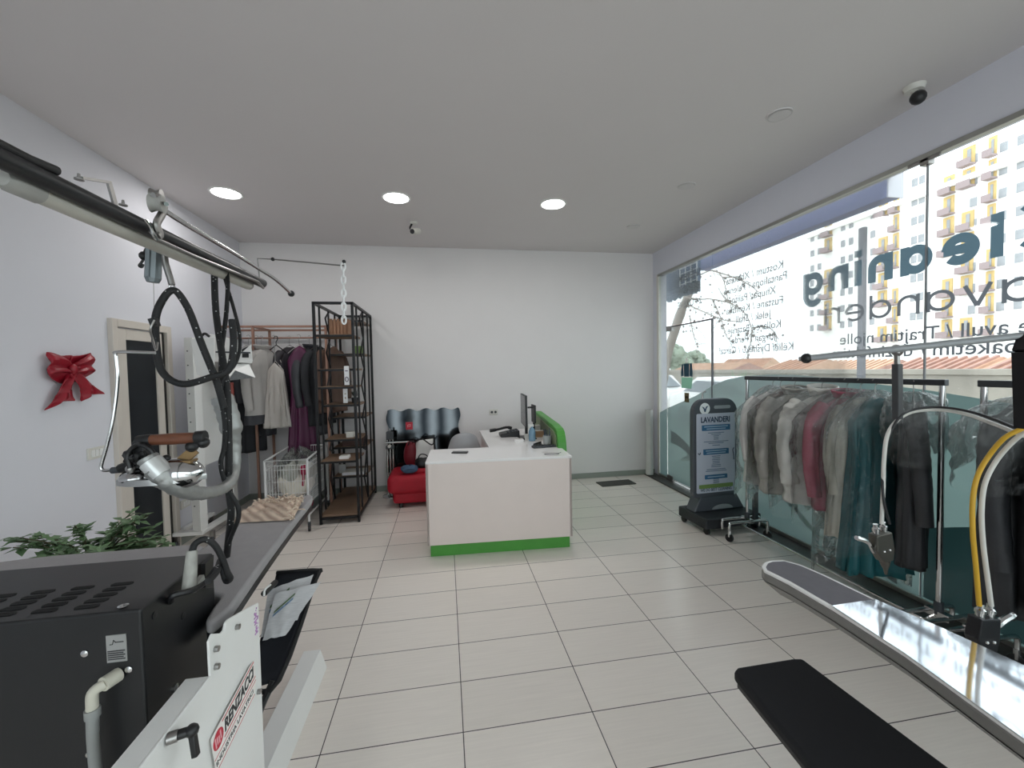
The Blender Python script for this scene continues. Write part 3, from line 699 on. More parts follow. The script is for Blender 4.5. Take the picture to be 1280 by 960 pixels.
cp_ = [at_x(x, y, RXc+.02) for x, y in ((190, 253), (235, 282), (290, 315), (322, 335), (345, 350), (364, 367))]
MB().tube(spline(cp_, 6), .0085, 10).build('chrome_rod', chrome, it, True)
MB().ball(cp_[-1], .018).build('end_knob', black, it, True)
MB().tube([at_x(x, y, RXc+.03) for x, y in ((188, 288), (196, 299), (240, 319), (322, 352), (329, 360))], .006, 8).build('guide_wire', steel, it, True)
# thin arm and flat bracket
ap = [Vector((RXc, e0.y-.03, RZc)), at_y(322, 323, e0.y-.03), at_y(341, 324, e0.y-.06), at_y(430, 332, e0.y-.1), at_y(430, 327, e0.y-.1)]
MB().tube(ap, .0035, 8).build('hook_arm', steel, it, True)
MB().ball(ap[4], .009).ball(ap[2], .009).build('hook_stop', black, it, True)
bp = [at_x(x, y, RXc) for x, y in ((145, 260), (136, 228), (100, 222))]
MB().bar(bp[0], bp[1], .014, .006).bar(bp[1], bp[2], .014, .006).build('flat_bracket', steel, it)
for x, y in ((99, 219), (154, 251)): MB().lathe([(.001, .016), (.003, .015), (.004, .004), (.010, .003), (.010, 0)], at_x(x, y+6, RXc), n=10).build('wing_nut', steel, it, True)
# cloth catcher under the board
trm = mat('black_tray_fabric', '191b22', .8, var=.08)
ty = lambda u, v: None
A = at_z(346, 716, .74); Bp = at_z(399, 713, .74); Dp = at_z(349, 850, .50); Ep = at_z(310, 862, .48)
def tray(u, v):
    p = (A*(1-u)+Bp*u)*(1-v)+(Ep*(1-u)+Dp*u)*v
    return p+Vector((0, 0, -.02*math.sin(math.pi*u)*math.sin(math.pi*v)))
MB().sheet(tray, 10, 10).build('cloth_tray', trm, it, True, thick=.006)
MB().tube(spline([A, Bp, Bp*.9+Dp*.1, Dp, Ep], 4), .009, 8).build('tray_rim', black, it, True)
MB().tube(spline([Dp+Vector((-.02, 0, 0)), Dp+Vector((-.05, -.06, -.08)), Dp+Vector((-.06, -.1, -.2))], 5), .012, 8).build('tray_stay', black, it, True)
# newspapers in the tray
papm = mat('printed_paper', 'd2d2d4', .8, var=.12, scale=30, stretch=(1, 12, 1))
def paper(corners, label, seed, dz):
    cs = [at_z(x, y, .0) for x, y in corners]
    P4 = []
    for (x, y) in corners:
        # meet the sloping tray
        n = (Bp-A).cross(Ep-A).normalized(); d = ray(x, y); tt = (A-EYE).dot(n)/d.dot(n); P4.append(EYE+d*(tt*(1-dz)))
    def fn(u, v):
        p = (P4[0]*(1-u)+P4[1]*u)*(1-v)+(P4[3]*(1-u)+P4[2]*u)*v
        return p+Vector((0, 0, .006*nz1(u*4+seed, v*5)))
    t = thing('newspaper', label, 'paper', P4[3])
    MB().sheet(fn, 14, 14).build('sheet', papm, t, True)
    e1 = (P4[1]-P4[0]).normalized(); 
    for j, (cl, vv) in enumerate((('5f7d55', .42), ('7b97b4', .5))):
        q0 = fn(.12, vv+.02)+Vector((0, 0, .004)); q1 = fn(.5, vv-.28)+Vector((0, 0, .004)); s = fn(.12, vv+.09)-fn(.12, vv+.02)
        MB().add([q0, q1, q1+s*.8, q0+s*.8], [(0, 1, 2, 3)]).build('headline', mat('headline_'+cl, cl, .8, var=.5, scale=90), t)
paper([(335, 737), (392, 718), (372, 775), (326, 797)], 'printed sheet showing its far corner behind a second sheet in the black tray', 1, .008)
paper([(344, 742), (402, 727), (357, 794), (328, 801)], 'creased printed sheet on top in the black tray below the grey board', 3, .02)
# clip with white cord on the board edge
t = thing('cord_clip', 'small black clip with a white cord end on the edge of the grey board', 'clip', at_z(338, 735, .88))
MB().tube([at_x(330, 742, -.683), at_x(344, 728, -.69)], .011, 8).build('clip', black, t, True)
MB().tube(spline([at_x(330, 745, -.672), at_x(331, 737, -.672), at_x(338, 731, -.672)], 4), .004, 6).build('cord', white, t, True)

# ------------------------------------------------------------------ black steam boiler
BX0, BX1, BY0, BY1, BZ = -1.4, at_z(176, 762, 1.05).x, at_z(176, 762, 1.05).y, at_z(263, 691, 1.05).y, 1.05
bo = thing('steam_boiler', 'black sheet metal steam boiler box with slotted lid and warning plate', 'boiler', (-1.4, 1.7, .1))
bx = mat('black_boiler_paint', '131416', .42, var=.06, scale=30, bump=.03, bscale=500)
MB().bb((BX0, BY0, .12), (BX1, BY1, BZ)).build('casing', bx, bo, bevel=.006)
for x in (BX0+.1, BX1-.1): MB().bb((x-.03, BY0+.05, 0), (x+.03, BY1-.05, .12)).build('foot', black, bo)
sl = mat('slot_shadow', '050506', .9)
for cx in range(5):
    for ry in range(5):
        pb0 = at_z(109-53*cx, 758.5+5.2*cx, BZ); pt0 = at_z(153-49.5*cx, 730+5*cx, BZ); x0 = pb0.x+(pt0.x-pb0.x)*ry/4; y0 = pb0.y+(pt0.y-pb0.y)*ry/4
        pts = [(x0+dx, y0+dy, BZ+.0005) for dx, dy in [(-.022, -.0085), (.022, -.0085), (.027, 0), (.022, .0085), (-.022, .0085), (-.027, 0)]]
        MB().prism(pts, (0, 0, .0008)).build('vent_slot', sl, bo)
for p in ((tuple(at_z(154, 759, BZ)), (0, 0, 1)),):
    MB().lathe([(.008, 0), (.011, .004), (.002, .007)], p[0], p[1], 12).build('screw', chrome, bo, True)
for x, z in [(at_y(x, y, BY0).x, at_y(x, y, BY0).z) for x, y in ((107, 816), (162, 836), (113, 942))]: MB().lathe([(.008, 0), (.008, .004), (.002, .006)], (x, BY0, z), (0, -1, 0), 10).build('screw', chrome, bo, True)
MB().lathe([(.010, 0), (.010, .007), (.003, .010)], tuple(at_x(217, 860, BX1)), (1, 0, 0), 12).build('screw', chrome, bo, True)
for y, z in [(at_x(x, y, BX1).y, at_x(x, y, BX1).z) for x, y in ((193, 769), (229, 770))]: MB().lathe([(.009, 0), (.009, .002), (.001, .003)], (BX1, y, z), (1, 0, 0), 14).build('knock_out', bx, bo, True)
pa, pb = at_y(132, 795, BY0-.002), at_y(159, 826, BY0-.002)
pl_ = MB().bb((pa.x, BY0-.002, pb.z), (pb.x, BY0, pa.z)).build('warning_plate', mat('aluminium_plate', '9b9b99', .5, metal=.2), bo)
MP = frame3((pa.x, BY0-.0026, pb.z), (1, 0, 0), (0, 0, 1)); g = MB(MP); w_ = pb.x-pa.x; h_ = pa.z-pb.z
for k in range(5): g.bb((w_*.06, h_*(.1+.075*k), 0), (w_*(.93-.08*(k % 2)), h_*(.135+.075*k), .0006))
g.bb((w_*.45, h_*.72, 0), (w_*.88, h_*.75, .0006)).tube([(w_*.18, h_*.66, 0), (w_*.32, h_*.66, 0), (w_*.38, h_*.82, 0), (w_*.5, h_*.72, 0)], .0008, 4); g.build('plate_print', dark, pl_)
# grey conduit out of the front
q0 = at_y(148, 843, BY0)
el = [q0, q0+Vector((-.007, -.025, .0)), q0+Vector((-.027, -.035, -.012)), q0+Vector((-.031, -.035, -.05))]
gh = mat('grey_conduit', '8f918f', .5, var=.03)
MB().tube([q0, q0+Vector((-.010, -.03, 0))], .0165, 16).build('gland', mat('cream_plastic', 'c4c0b2', .5), bo, True)
MB().tube(spline(el[1:], 6), .0115, 12).build('elbow', mat('cream_plastic', 'c4c0b2'), bo, True)
MB().tube([el[3], el[3]+Vector((0, 0, -.02))], .0145, 12).build('conduit_collar', gh, bo, True)
MB().tube(spline([el[3], el[3]+Vector((0, 0, -.15)), el[3]+Vector((.02, 0, -.7))], 5), .0115, 12).build('conduit', gh, bo, True)
# taped hose joint on the top edge
JX = BX1+.03
def jp(x, y, d=0.): return at_x(x, y, JX+d)
jb = [jp(236, 741), jp(238, 715), jp(240, 688)]
tp_ = mat('silver_tape', 'a3a29c', .45, var=.2, scale=30, bump=.5, bscale=30)
MB().tube(jb, [.0175, .0155, .013], 12).build('taped_joint', tp_, bo, True)
MB().bar(jp(244, 735, .01), jp(253, 722, .01), .012, .02).build('tape_flap', tp_, bo)
MB().tube(spline([jp(213, 752, -.028), jp(217, 744, -.01), jp(240, 738, .015), jp(258, 726, .015), jp(270, 710, .02)], 6), .008, 8).build('cable_loop', black, bo, True)
MB().prism([jp(x, y, -.02) for x, y in ((251, 705), (262, 694), (261, 712), (262, 735), (251, 735))], (.012, 0, 0)).build('rubber_grommet', black, bo)

# ------------------------------------------------------------------ tube lamp behind the rail
tl = thing('tube_lamp', 'long unlit tube lamp in a clear housing below the black overhead rail', 'lamp', (RXc-.03, 1.6, RZc))
tlm = mat('lamp_diffuser', 'b9b6ae', .35, var=.04)
ta, tb = Vector((RXc-.035, 1.03, RZc-.022)), Vector((RXc-.035, 2.12, RZc-.022))
MB().tube([ta+Vector((0, .06, 0)), tb], .022, 14).build('tube_cover', tlm, tl, True)
MB().lathe([(.002, 0), (.016, .004), (.024, .02), (.024, .08)], ta, (0, 1, 0), 14).build('end_cap', mat('lamp_cap', '9b9a96', .45), tl, True)
MB().lathe([(.023, 0), (.02, .02), (.004, .03)], tb, (0, 1, 0), 14).build('end_cap', mat('lamp_cap', '9b9a96'), tl, True)

# ------------------------------------------------------------------ trolley, balancer and hoses on the rail
TY = at_x(194, 262, RXc).y
t = thing('rail_trolley', 'steel trolley with grooved wheel running on the black rail', 'trolley', (RXc, TY, RZc))
c0 = at_x(185, 256, RXc)
wl = mat('grey_nylon', 'a09f9b', .5)
MB().lathe([(.006, -.016), (.026, -.016), (.02, -.004), (.02, .004), (.026, .016), (.006, .016)], c0+Vector((.03, -.01, 0)), (1, .2, 0), 18).build('wheel', wl, t, True)
MB().lathe([(.006, -.014), (.024, -.014), (.018, 0), (.024, .014), (.006, .014)], at_x(196, 246, RXc-.02), (1, .2, 0), 18).build('wheel', steel, t, True)
MB().tube(spline([at_x(x, y, RXc+.03) for x, y in ((192, 246), (200, 248), (205, 258), (202, 268), (196, 280), (200, 292), (197, 296))], 5), .008, 8, flat=1.6).build('hook_plate', steel, t, True)
MB().cyl(at_x(190, 249, RXc-.04), at_x(208, 255, RXc+.06), .006).build('axle', chrome, t, True)
MB().tube(spline([at_x(x, y, RXc+.035) for x, y in ((182, 275), (188, 283), (192, 294), (196, 300))], 5), .004, 6).build('hanger_wire', chrome, t, True)

HY = 1.62
bal = thing('spring_balancer', 'grey spring balancer hanging from the black overhead rail', 'balancer', at_y(192, 300, HY))
gb = mat('grey_hammer_paint', '7f878b', .4, metal=.4)
a = at_y(193, 300, HY); b = at_y(191, 353, HY)
MB().tube([a, a*.95+b*.05, a*.1+b*.9, b], [.012, .023, .024, .018], 8).build('casing', gb, bal, True, ang=.3)
MB().bar(a*.9+b*.1+Vector((0, -.024, 0)), a*.1+b*.9+Vector((0, -.024, 0)), .012, .01).build('casing_rib', gb, bal)
MB().tube(spline([at_y(x, y, HY) for x, y in ((185, 308), (181, 314), (180, 322), (177, 328), (174, 332), (177, 334), (179, 330))], 4), .004, 6).build('locking_hook', black, bal, True)
MB().ball(at_y(180, 320, HY), .016, 10, (.9, 1, 1)).build('adjuster', black, bal, True)
MB().tube([at_y(192, 353, HY), at_y(193, 400, HY)], .0012, 5).build('cable', steel, bal, True)
MB().tube([at_y(203, 302, HY-.01), at_y(207, 330, HY-.01), at_y(215, 356, HY-.01)], .010, 10).tube([Vector((RXc, HY-.01, RZc)), at_y(203, 302, HY-.01)], .010, 10).build('hose_strut', steel, bal, True)
MB().torus(at_y(215, 359, HY-.01), .008, .003, (0, 1, 0)).build('snap_ring', chrome, bal, True)

hosem = mat('black_braided_hose', '121214', .6, var=.3, scale=180, bump=.3, bscale=300)
_n = hosem.node_tree.nodes; _l = hosem.node_tree.links     # pale flecks of the braid
_v = _n.new('ShaderNodeTexVoronoi'); _v.inputs['Scale'].default_value = 55; _l.new(_n['Mapping'].outputs[0], _v.inputs['Vector'])
_r = _n.new('ShaderNodeMapRange'); _r.inputs[1].default_value = .16; _r.inputs[2].default_value = .12; _l.new(_v.outputs['Distance'], _r.inputs[0])
_m = _n.new('ShaderNodeMix'); _m.data_type = 'RGBA'; _m.inputs[7].default_value = lin('b4b4b4'); _l.new(_r.outputs[0], _m.inputs[0]); _l.new(_n['Mix'].outputs[2], _m.inputs[6])
_l.new(_m.outputs[2], _n['Principled BSDF'].inputs['Base Color'])
def hose(name, label, pts, r, m, n=8, cat='hose'):
    return tag(MB().tube(spline(pts, n), r, 10).build(name, m, None, True), label, cat)
J = HY-.02
hose('steam_hose', 'black braided hose in a big open loop below the balancer', [at_y(x, y, J+d) for x, y, d in ((290, 400, .02), (292, 430, .0), (286, 462, -.02), (262, 472, -.03), (228, 480, -.04), (203, 465, -.04), (195, 430, -.03), (195, 395, -.02), (205, 372, -.01), (215, 363, 0), (224, 368, .01), (237, 390, .02), (252, 430, .03), (270, 475, .04), (280, 510, .04))], .0115, hosem)
hose('steam_hose', 'black braided hose dropping from the rail down to the grey board', [at_y(x, y, HY+d) for x, y, d in ((269, 328, .3), (268, 345, .25), (270, 390, .2), (277, 440, .14), (283, 480, .1), (285, 510, .08), (286, 560, .08), (286, 610, .08), (289, 640, .08), (285, 680, .1), (282, 712, .12), (286, 722, .12))], .012, hosem)
hose('steam_hose', 'thin black cable hanging in a narrow loop from the rail beside the braided hose', [at_y(x, y, HY+d) for x, y, d in ((273, 328, .3), (284, 345, .28), (283, 390, .22), (277, 440, .14), (276, 490, .08), (281, 530, .06), (280, 560, .06), (276, 580, .05), (282, 605, .06), (290, 620, .06), (297, 632, .06), (298, 648, .06), (290, 668, .08), (284, 685, .1))], .008, hosem)
hose('steam_hose', 'thin black cable bowing out in a loop towards the clothes rack', [at_y(x, y, HY+d) for x, y, d in ((277, 330, .3), (283, 355, .28), (292, 385, .24), (299, 415, .2), (299, 440, .16), (292, 458, .13), (281, 468, .1), (276, 490, .08))], .0065, hosem)
hose('steam_hose', 'short black cable arching from the taped joint to the hanging hose', [at_y(x, y, jp(240, 690).y+.05*i_/5+d) for i_, (x, y, d) in enumerate(((240, 690, -.0), (244, 680, .0), (256, 674, .0), (268, 681, 0), (277, 696, 0), (284, 715, .0), (288, 723, .0), (283, 726, 0), (279, 714, 0), (276, 700, 0), (270, 716, -.1), (260, 727, -.16)))], .0085, hosem)

# iron hung on its cable, with handle, insulated hose and wire arm
IY = 1.42
iron = thing('steam_iron', 'polished steam iron with brown wooden handle hanging over the grey arm', 'iron', at_y(200, 600, IY))
def ip(x, y, d=0.): return at_y(x, y, IY+d)
s0, s1 = ip(150, 601), ip(259, 600); Lx = s1.x-s0.x; zb = s0.z
def ow(u): return .06*(1.001-max(0, (u-.25)/.75)**2.4)**.6 if u > .25 else .06*(.85+.6*u)
def irn(u, v, zz, k=1.):
    A_ = 2*math.pi*u
    return None
def hull(scale, z0, z1, dome, name, m):
    n = 28
    def fn(u, v):
        A_ = 2*math.pi*u; x = .5-.5*math.cos(A_) if False else .5+.5*math.cos(A_)
        side = 1 if math.sin(A_) >= 0 else -1
        w = ow(x)*abs(math.sin(A_))**(.9 if dome > .5 else .6)*side
        k = scale*((1-v**2.6)**.5*dome+(1-dome))
        hh_ = 1-(.55*max(0, x-.35)**1.3/.57 if dome > .5 else 0)
        return Vector((s0.x+Lx*(.5+(x-.5)*k), IY+w*k, z0+(z1-z0)*v*hh_))
    mb = MB().sheet(fn, n, 7, closed=True); mb.f.append(tuple(range(n))); mb.f.append(tuple(6*n+i for i in range(n)))
    return mb.build(name, m, iron, True, ang=.9)
hull(1, zb-.008, zb+.010, .02, 'soleplate', mat('cast_aluminium', 'a9a9a8', .28, metal=1.))
mchr = mat('mirror_chrome', 'b9b9b9', .09, metal=1., var=0)
MB().ball((s0.x+Lx*.64, IY, zb+.012), 1., 32, (Lx*.33, .047, .050)).build('body_cover', mchr, iron, True, ang=3)
MB().ball((s0.x+Lx*.2, IY, zb+.010), 1., 28, (Lx*.18, .05, .026)).build('rear_cover', mchr, iron, True, ang=3)
hy0, hy1 = ip(189, 550), ip(246, 547)
wood = mat('handle_wood', '6b3f2a', .5, var=.2, scale=30, stretch=(1, 12, 12))
MB().tube([hy0, (hy0+hy1)/2, hy1], [.0165, .018, .0165], 14).build('handle_grip', wood, iron, True)
MB().tube([ip(172, 552), ip(190, 550)], .019, 10).bar(ip(176, 550), ip(178, 575), .03, .03).build('handle_bracket', black, iron, True, bevel=.003)
MB().tube([ip(245, 547), ip(257, 546)], .021, 10).ball(ip(254, 553), .018).ball(ip(240, 558), .018).bar(ip(240, 556), ip(252, 552), .02, .03).build('handle_bracket', black, iron, True, bevel=.002)
brass = mat('aged_brass', '8d7452', .4, metal=.8)
MB().bar(ip(244, 562), ip(226, 577), .008, .03).bb(tuple(ip(205, 579)-Vector((0, .02, 0))), tuple(ip(243, 574)+Vector((0, .02, 0)))).build('brass_bracket', brass, iron, bevel=.001)
MB().ball(ip(208, 573), .012, 10).build('thermostat_knob', black, iron, True)
g = MB()
for k in range(14):
    a_ = ip(160+random.random()*20, 562+random.random()*22, random.uniform(-.03, .03)); g.ball(a_, .012+.008*random.random(), 8)
g.tube(spline([ip(163, 585, -.03), ip(160, 568, -.03), ip(172, 556, -.03), ip(188, 562, -.03), ip(193, 572, -.03)], 5), .007, 8); g.tube([ip(150, 586), ip(165, 580)], .014, 8)
g.build('valve_block', black, iron, True)
MB().tube([ip(140, 588), ip(153, 587)], .01, 10).build('hose_coupling', dgrey, iron, True)
MB().ball(ip(163, 586, -.02), .013, 10).build('valve_cap', steel, iron, True)
wa = [at_y(x, y, IY) for x, y in ((194, 441), (147, 440), (145, 446), (147, 475), (142, 520), (134, 555), (127, 580), (127, 586), (131, 588), (142, 587))]
MB().tube(spline(wa, 5), .0048, 8).build('support_wire', chrome, iron, True)
MB().tube(spline([at_y(193, 400, IY+.05), at_y(188, 412, IY+.05), at_y(191, 425, IY+.03), at_y(195, 438, IY), at_y(197, 428, IY+.02)], 5), .003, 6).build('carabiner', steel, iron, True)
MB().bar(at_y(191, 398, IY+.1), at_y(195, 408, IY+.1), .02, .02).build('clip_block', black, iron)
slv = mat('silver_insulation', '9c9d9b', .4, metal=.55, var=.06, bump=.4, bscale=25)
sl_pts = [at_y(x, y, IY-.03+d) for x, y, d in ((184, 572, 0), (192, 582, 0), (206, 597, .0), (222, 609, .02), (242, 616, .08), (262, 616, .16), (278, 611, .24), (288, 602, .3), (292, 585, .36), (292, 560, .38), (289, 535, .38), (283, 512, .38), (277, 496, .38))]
P_ = spline(sl_pts, 6); n_ = len(P_)
tag(MB().tube(P_, [(.027 if i < 8 else .034-.014*math.sin(math.pi*min(1, (i-8)/(n_-8)*1.15)) if i < n_*.8 else .038)*(1+.05*math.sin(i*1.9)) for i in range(n_)], 14).build('insulated_hose', slv, None, True), 'fat silver insulated hose sagging from the iron up to the black hoses', 'hose')
MB().tube([at_y(188, 577, IY-.035), at_y(204, 593, IY-.035)], [.0305, .0305], 14).build('hose_band', mat('pale_silver_tape', 'd5d7d6', .3, metal=.5), iron, True)

# white chain hanging from the thin arm
chm = mat('white_plastic_chain', 'e9e9e9', .5)
t = thing('hanging_chain', 'white plastic chain hanging from the thin arm in front of the black shelf', 'chain', ap[3])
g = MB(); cz0 = at_y(429, 329, e0.y-.1); cz1 = at_y(430, 404, e0.y-.1); nl = 9
for i in range(nl):
    c_ = cz0+(cz1-cz0)*((i+.5)/nl); lk = (cz0-cz1).length/nl
    g.torus(c_, lk*.62, .0045, (0, 1, 0) if i % 2 == 0 else (1, .3, 0), n=16, k=6, sx=.48 if i % 2 == 0 else .48, sy=1.)
g.build('chain_links', chm, t, True)

# striped fringed cloth folded on the far end of the board
cl = at_z(340, 645, ZB)
clm = stripe_mat('striped_cloth', 'dcc6b2', 'b39a8a', 11)
corn = [at_z(288, 655, ZB), at_z(366, 651, ZB), at_z(379, 630, ZB), at_z(318, 634, ZB)]
t = thing('folded_cloth', 'rumpled cream and rust striped cloth with fringe lying on the grey board', 'cloth', (cl.x, cl.y, ZB))
def fold(u, v):
    p = (corn[0]*(1-u)+corn[1]*u)*(1-v)+(corn[3]*(1-u)+corn[2]*u)*v
    e = min(u, 1-u, v, 1-v); h = min(1, e*7)
    return p+Vector((.006*nz1(u*9, v*9), .006*nz1(u*7+5, v*8), .004+h*(.028+.022*nz1(u*6+3, v*7)+.016*abs(math.sin((u+v)*14)))+.02*u*v))
MB().sheet(fold, 46, 24).build('cloth_body', clm, t, True)
g = MB()
for i in range(110):
    u = random.random(); v = .5+.5*random.random() if i % 3 else random.random(); p0 = fold(min(1, .15+u*.85) if i % 3 else 1-.1*random.random(), v)
    d = Vector((random.gauss(0, .014), random.gauss(-.004, .014), .006+.012*random.random())); g.tube([p0, p0+d*.6, p0+d+Vector((0, 0, -.006))], .0032, 5)
g.build('fringe', mat('cream_fringe', 'd8c4b2', .9, var=.25, scale=60), t, True)

# leafy plant behind the board
PX = at_y(112, 660, 2.55).x
plt = thing('potted_plant', 'small leafy green plant growing behind the grey ironing arm', 'plant', (PX, 2.55, 0))
ph_ = at_y(120, 652, 2.55).z-.30
MB().lathe([(.001, .0), (.11, 0), (.15, ph_-.01), (.16, ph_), (.14, ph_), (.13, ph_-.03), (.001, ph_-.03)], (PX, 2.55, 0)).build('pot', mat('clay_pot', '7b5a48', .8), plt, True)
PZ = at_y(120, 652, 2.55).z
lf = mat('leaf_green', '64805a', .5, var=.25, scale=8); st = mat('plant_stem', '4d4a35', .8)
gs = MB(); gl = MB()
for i in range(34):
    A_ = random.random()*6.28; e = random.uniform(.28, .55)
    bx_ = Vector((PX, 2.55, PZ-.32)); top = bx_+Vector((math.cos(A_)*e*.66, math.sin(A_)*e*.4, .08+(PZ-bx_.z-.08)*random.random()))
    ps = spline([bx_, bx_*.5+top*.5+Vector((0, 0, .07)), top], 5); gs.tube(ps, .0035, 5)
    for p in ps[3:]:
        for k in range(3):
            B_ = random.random()*6.28; d = Vector((math.cos(B_), math.sin(B_), random.uniform(-.5, .5))).normalized(); s = d.cross(Vector((0, 0, 1))).normalized()
            L_ = random.uniform(.045, .08); w = L_*.27
            gl.add([p, p+d*L_*.45+s*w+Vector((0, 0, .006)), p+d*L_, p+d*L_*.45-s*w+Vector((0, 0, .006))], [(0, 1, 2, 3)])
gs.build('stems', st, plt, True); gl.build('leaves', lf, plt)
# ------------------------------------------------------------------ counter
cw = mat('counter_white', 'e6d9d3', .35, var=.015)
ct = mat('counter_top_white', 'f1efee', .22, var=.01)
cg = mat('counter_green', '4d9a3e', .45, var=.05)
ZT = .83
fl, frr = Vector((-.185, 3.556, 0)), Vector((1.09, 3.50, 0))
ux = (frr-fl).normalized(); uy = Vector((-ux.y, ux.x, 0))
CM = frame3(fl, ux, uy); CW = (frr-fl).length
cn = thing('reception_counter', 'white L-shaped reception counter with green plinth and raised green end panel', 'counter', (.45, 4.0, 0), math.atan2(ux.y, ux.x))
mb = MB(CM); mb.bb((0, 0, .105), (CW, .022, ZT-.02)); mb.bb((0, .0, .105), (.022, .52, ZT-.02)); mb.bb((CW-.022, 0, .105), (CW, .36, ZT-.02))
mb.build('front_panel', cw, cn, bevel=.002)
mb = MB(CM); mb.bb((.025, .025, 0), (CW-.02, .06, .105)); mb.bb((.025, .03, 0), (.06, .5, .105)); mb.bb((CW-.055, .03, 0), (CW-.02, 1.5, .105)); mb.build('plinth', cg, cn)
MB(CM).prism([(0, -.002, ZT-.02), (CW+.004, -.002, ZT-.02), (CW+.004, .40, ZT-.02), (CW-.13, .56, ZT-.02), (0, .56, ZT-.02)], (0, 0, .02)).build('worktop', ct, cn, bevel=.003)
# long arm towards the back wall
b0 = at_z(612, 562, ZT); b1 = at_z(612, 531, ZT); b2 = at_z(690, 536, ZT); yb = min(b1.y, 5.3)
MB().prism([(.42, 4.05, ZT-.03), (1.04, 3.9, ZT-.03), (1.16, yb, ZT-.03), (.42, yb, ZT-.03)], (0, 0, .026)).build('side_worktop', ct, cn, bevel=.003)
MB().bb((.44, 4.3, .02), (.46, yb-.03, ZT-.03)).bb((.44, yb-.05, .02), (1.14, yb-.03, ZT-.03)).build('side_panel', cw, cn)
# green raised panel with rounded corner
def gp(y): return 1.08+.06*(y-4.0)
prof = [(3.86, .10), (3.86, .80), (3.875, .88), (3.90, .94), (3.94, .985), (4.0, 1.005), (4.2, 1.025), (yb, 1.05), (yb, .10)]
MB().prism([(gp(y), y, z) for y, z in prof], (.085, 0, 0)).build('green_panel', cg, cn, bevel=.006)
MB().prism([(gp(y)-.012, y+.03, z) for y, z in [(3.9, ZT-.01), (3.9, .93), (4.02, .975), (yb-.06, 1.02), (yb-.06, ZT-.01)]], (.012, 0, 0)).build('inner_lining', mat('counter_lining', '7d8a6a', .6, var=.1), cn)
MB(CM).lathe([(.028, 0), (.03, .0008), (.028, .0012)], (CW-.2, .2, ZT)).build('cable_port', mat('port_grey', 'b9b6b2', .4), cn, True)

q = at_z(575, 566, ZT)
t = thing('mobile_phone', 'black mobile phone lying on the white counter top', 'phone', (q.x, q.y, ZT))
MB().box((q.x, q.y, ZT+.006), (.15, .075, .009), -.25).build('case', black, t, bevel=.004)
MB().box((q.x, q.y, ZT+.0112), (.142, .068, .001), -.25).build('screen', mat('phone_glass', '0c0d10', .08), t)
# charging cable coil near the counter corner
q = at_z(690, 568, ZT)
tag(MB().tube(spline([(q.x+.07*math.cos(a), q.y+.035*math.sin(a), ZT+.004+.002*i/9) for i, a in enumerate([.2, .9, 1.6, 2.3, 3.0, 3.7, 4.4, 5.1, 5.8, 6.6])]+[(q.x+.1, q.y+.05, ZT+.006)], 4), .0022, 6).build('thin_cable', mat('cable_grey', '5b5b5e', .5), None, True), 'thin grey cable coiled at the window end of the counter top', 'cable')

def desk(x, y): return at_z(x, y, ZT)
# monitor seen from the side, screen towards the chair
mq = desk(655, 548); my = 4.55
mx = at_y(655, 520, my).x
t = thing('monitor', 'thin black computer monitor turned sideways on the counter', 'monitor', (mx, my, ZT))
zt_, zb_ = at_y(655, 493, my).z, at_y(655, 528, my).z
def mon(xc, yc, w, z0, z1, par, rz):
    T = Matrix.Rotation(rz, 3, 'Z')
    MB().box((xc, yc, (z0+z1)/2), (.022, w, z1-z0), M=T).build('housing', black, par, bevel=.004)
    v = T @ Vector((-.0115, 0, 0)); MB().box((xc+v.x, yc+v.y, (z0+z1)/2), (.001, w-.025, z1-z0-.025), M=T).build('screen', mat('screen_dark', '54555b', .25), par)
mon(mx, my, .46, zb_-.03, zt_, t, R(-4))
MB().bb((mx+.012, my-.03, ZT+.02), (mx+.035, my+.03, zb_+.1)).build('stand_neck', black, t); MB().bb((mx-.06, my-.11, ZT-.004), (mx+.12, my+.11, ZT+.012)).build('stand_base', black, t, bevel=.004)
m2y = 4.72; m2x = at_y(666, 520, m2y).x
t = thing('customer_display', 'small black screen on a pole behind the computer monitor', 'screen', (m2x, m2y, ZT))
za, zc = at_y(666, 506, m2y).z, at_y(666, 528, m2y).z
MB().bb((m2x, m2y-.09, zc), (m2x+.02, m2y+.09, za)).build('housing', black, t, bevel=.003)
MB().cyl((m2x+.012, m2y, ZT), (m2x+.012, m2y, zc+.02), .012).build('pole', black, t, True); MB().bb((m2x-.05, m2y-.07, ZT-.004), (m2x+.07, m2y+.07, ZT+.01)).build('foot', black, t, bevel=.003)
MB().bar((m2x-.06, m2y, za-.03), (m2x, m2y, za-.03), .02).build('bracket', black, t)
# telephone with handset, keyboard
q = at_y(640, 541, 4.75)
t = thing('desk_telephone', 'black desk telephone with a long handset on the counter arm', 'telephone', (.72, 4.75, ZT))
tx = at_y(634, 540, 4.7).x
MB().prism([(tx-.08, 4.66, ZT-.004), (tx+.14, 4.66, ZT-.004), (tx+.14, 4.66, ZT+.07), (tx-.08, 4.66, ZT+.03)], (0, .2, 0)).build('base', black, t, bevel=.008)
MB().tube(spline([(tx-.2, 4.7, ZT+.075), (tx-.1, 4.72, ZT+.085), (tx+.0, 4.75, ZT+.1), (tx+.06, 4.76, ZT+.085)], 5), [.02]*4+[.014]*8+[.02]*4, 10).build('handset', black, t, True)
g = MB()
for i in range(4):
    for j in range(3): g.box((tx+.01+.035*i, 4.7+.04*j, ZT+.05+.0065*i), (.02, .02, .012))
g.build('keypad', dgrey, t)
q = desk(680, 559)
t = thing('card_terminal', 'low dark keypad tray near the inner corner of the counter', 'keypad', (q.x, q.y, ZT))
MB().box((q.x, q.y, ZT+.01), (.24, .07, .02), .1).build('body', dgrey, t, bevel=.004)
g = MB()
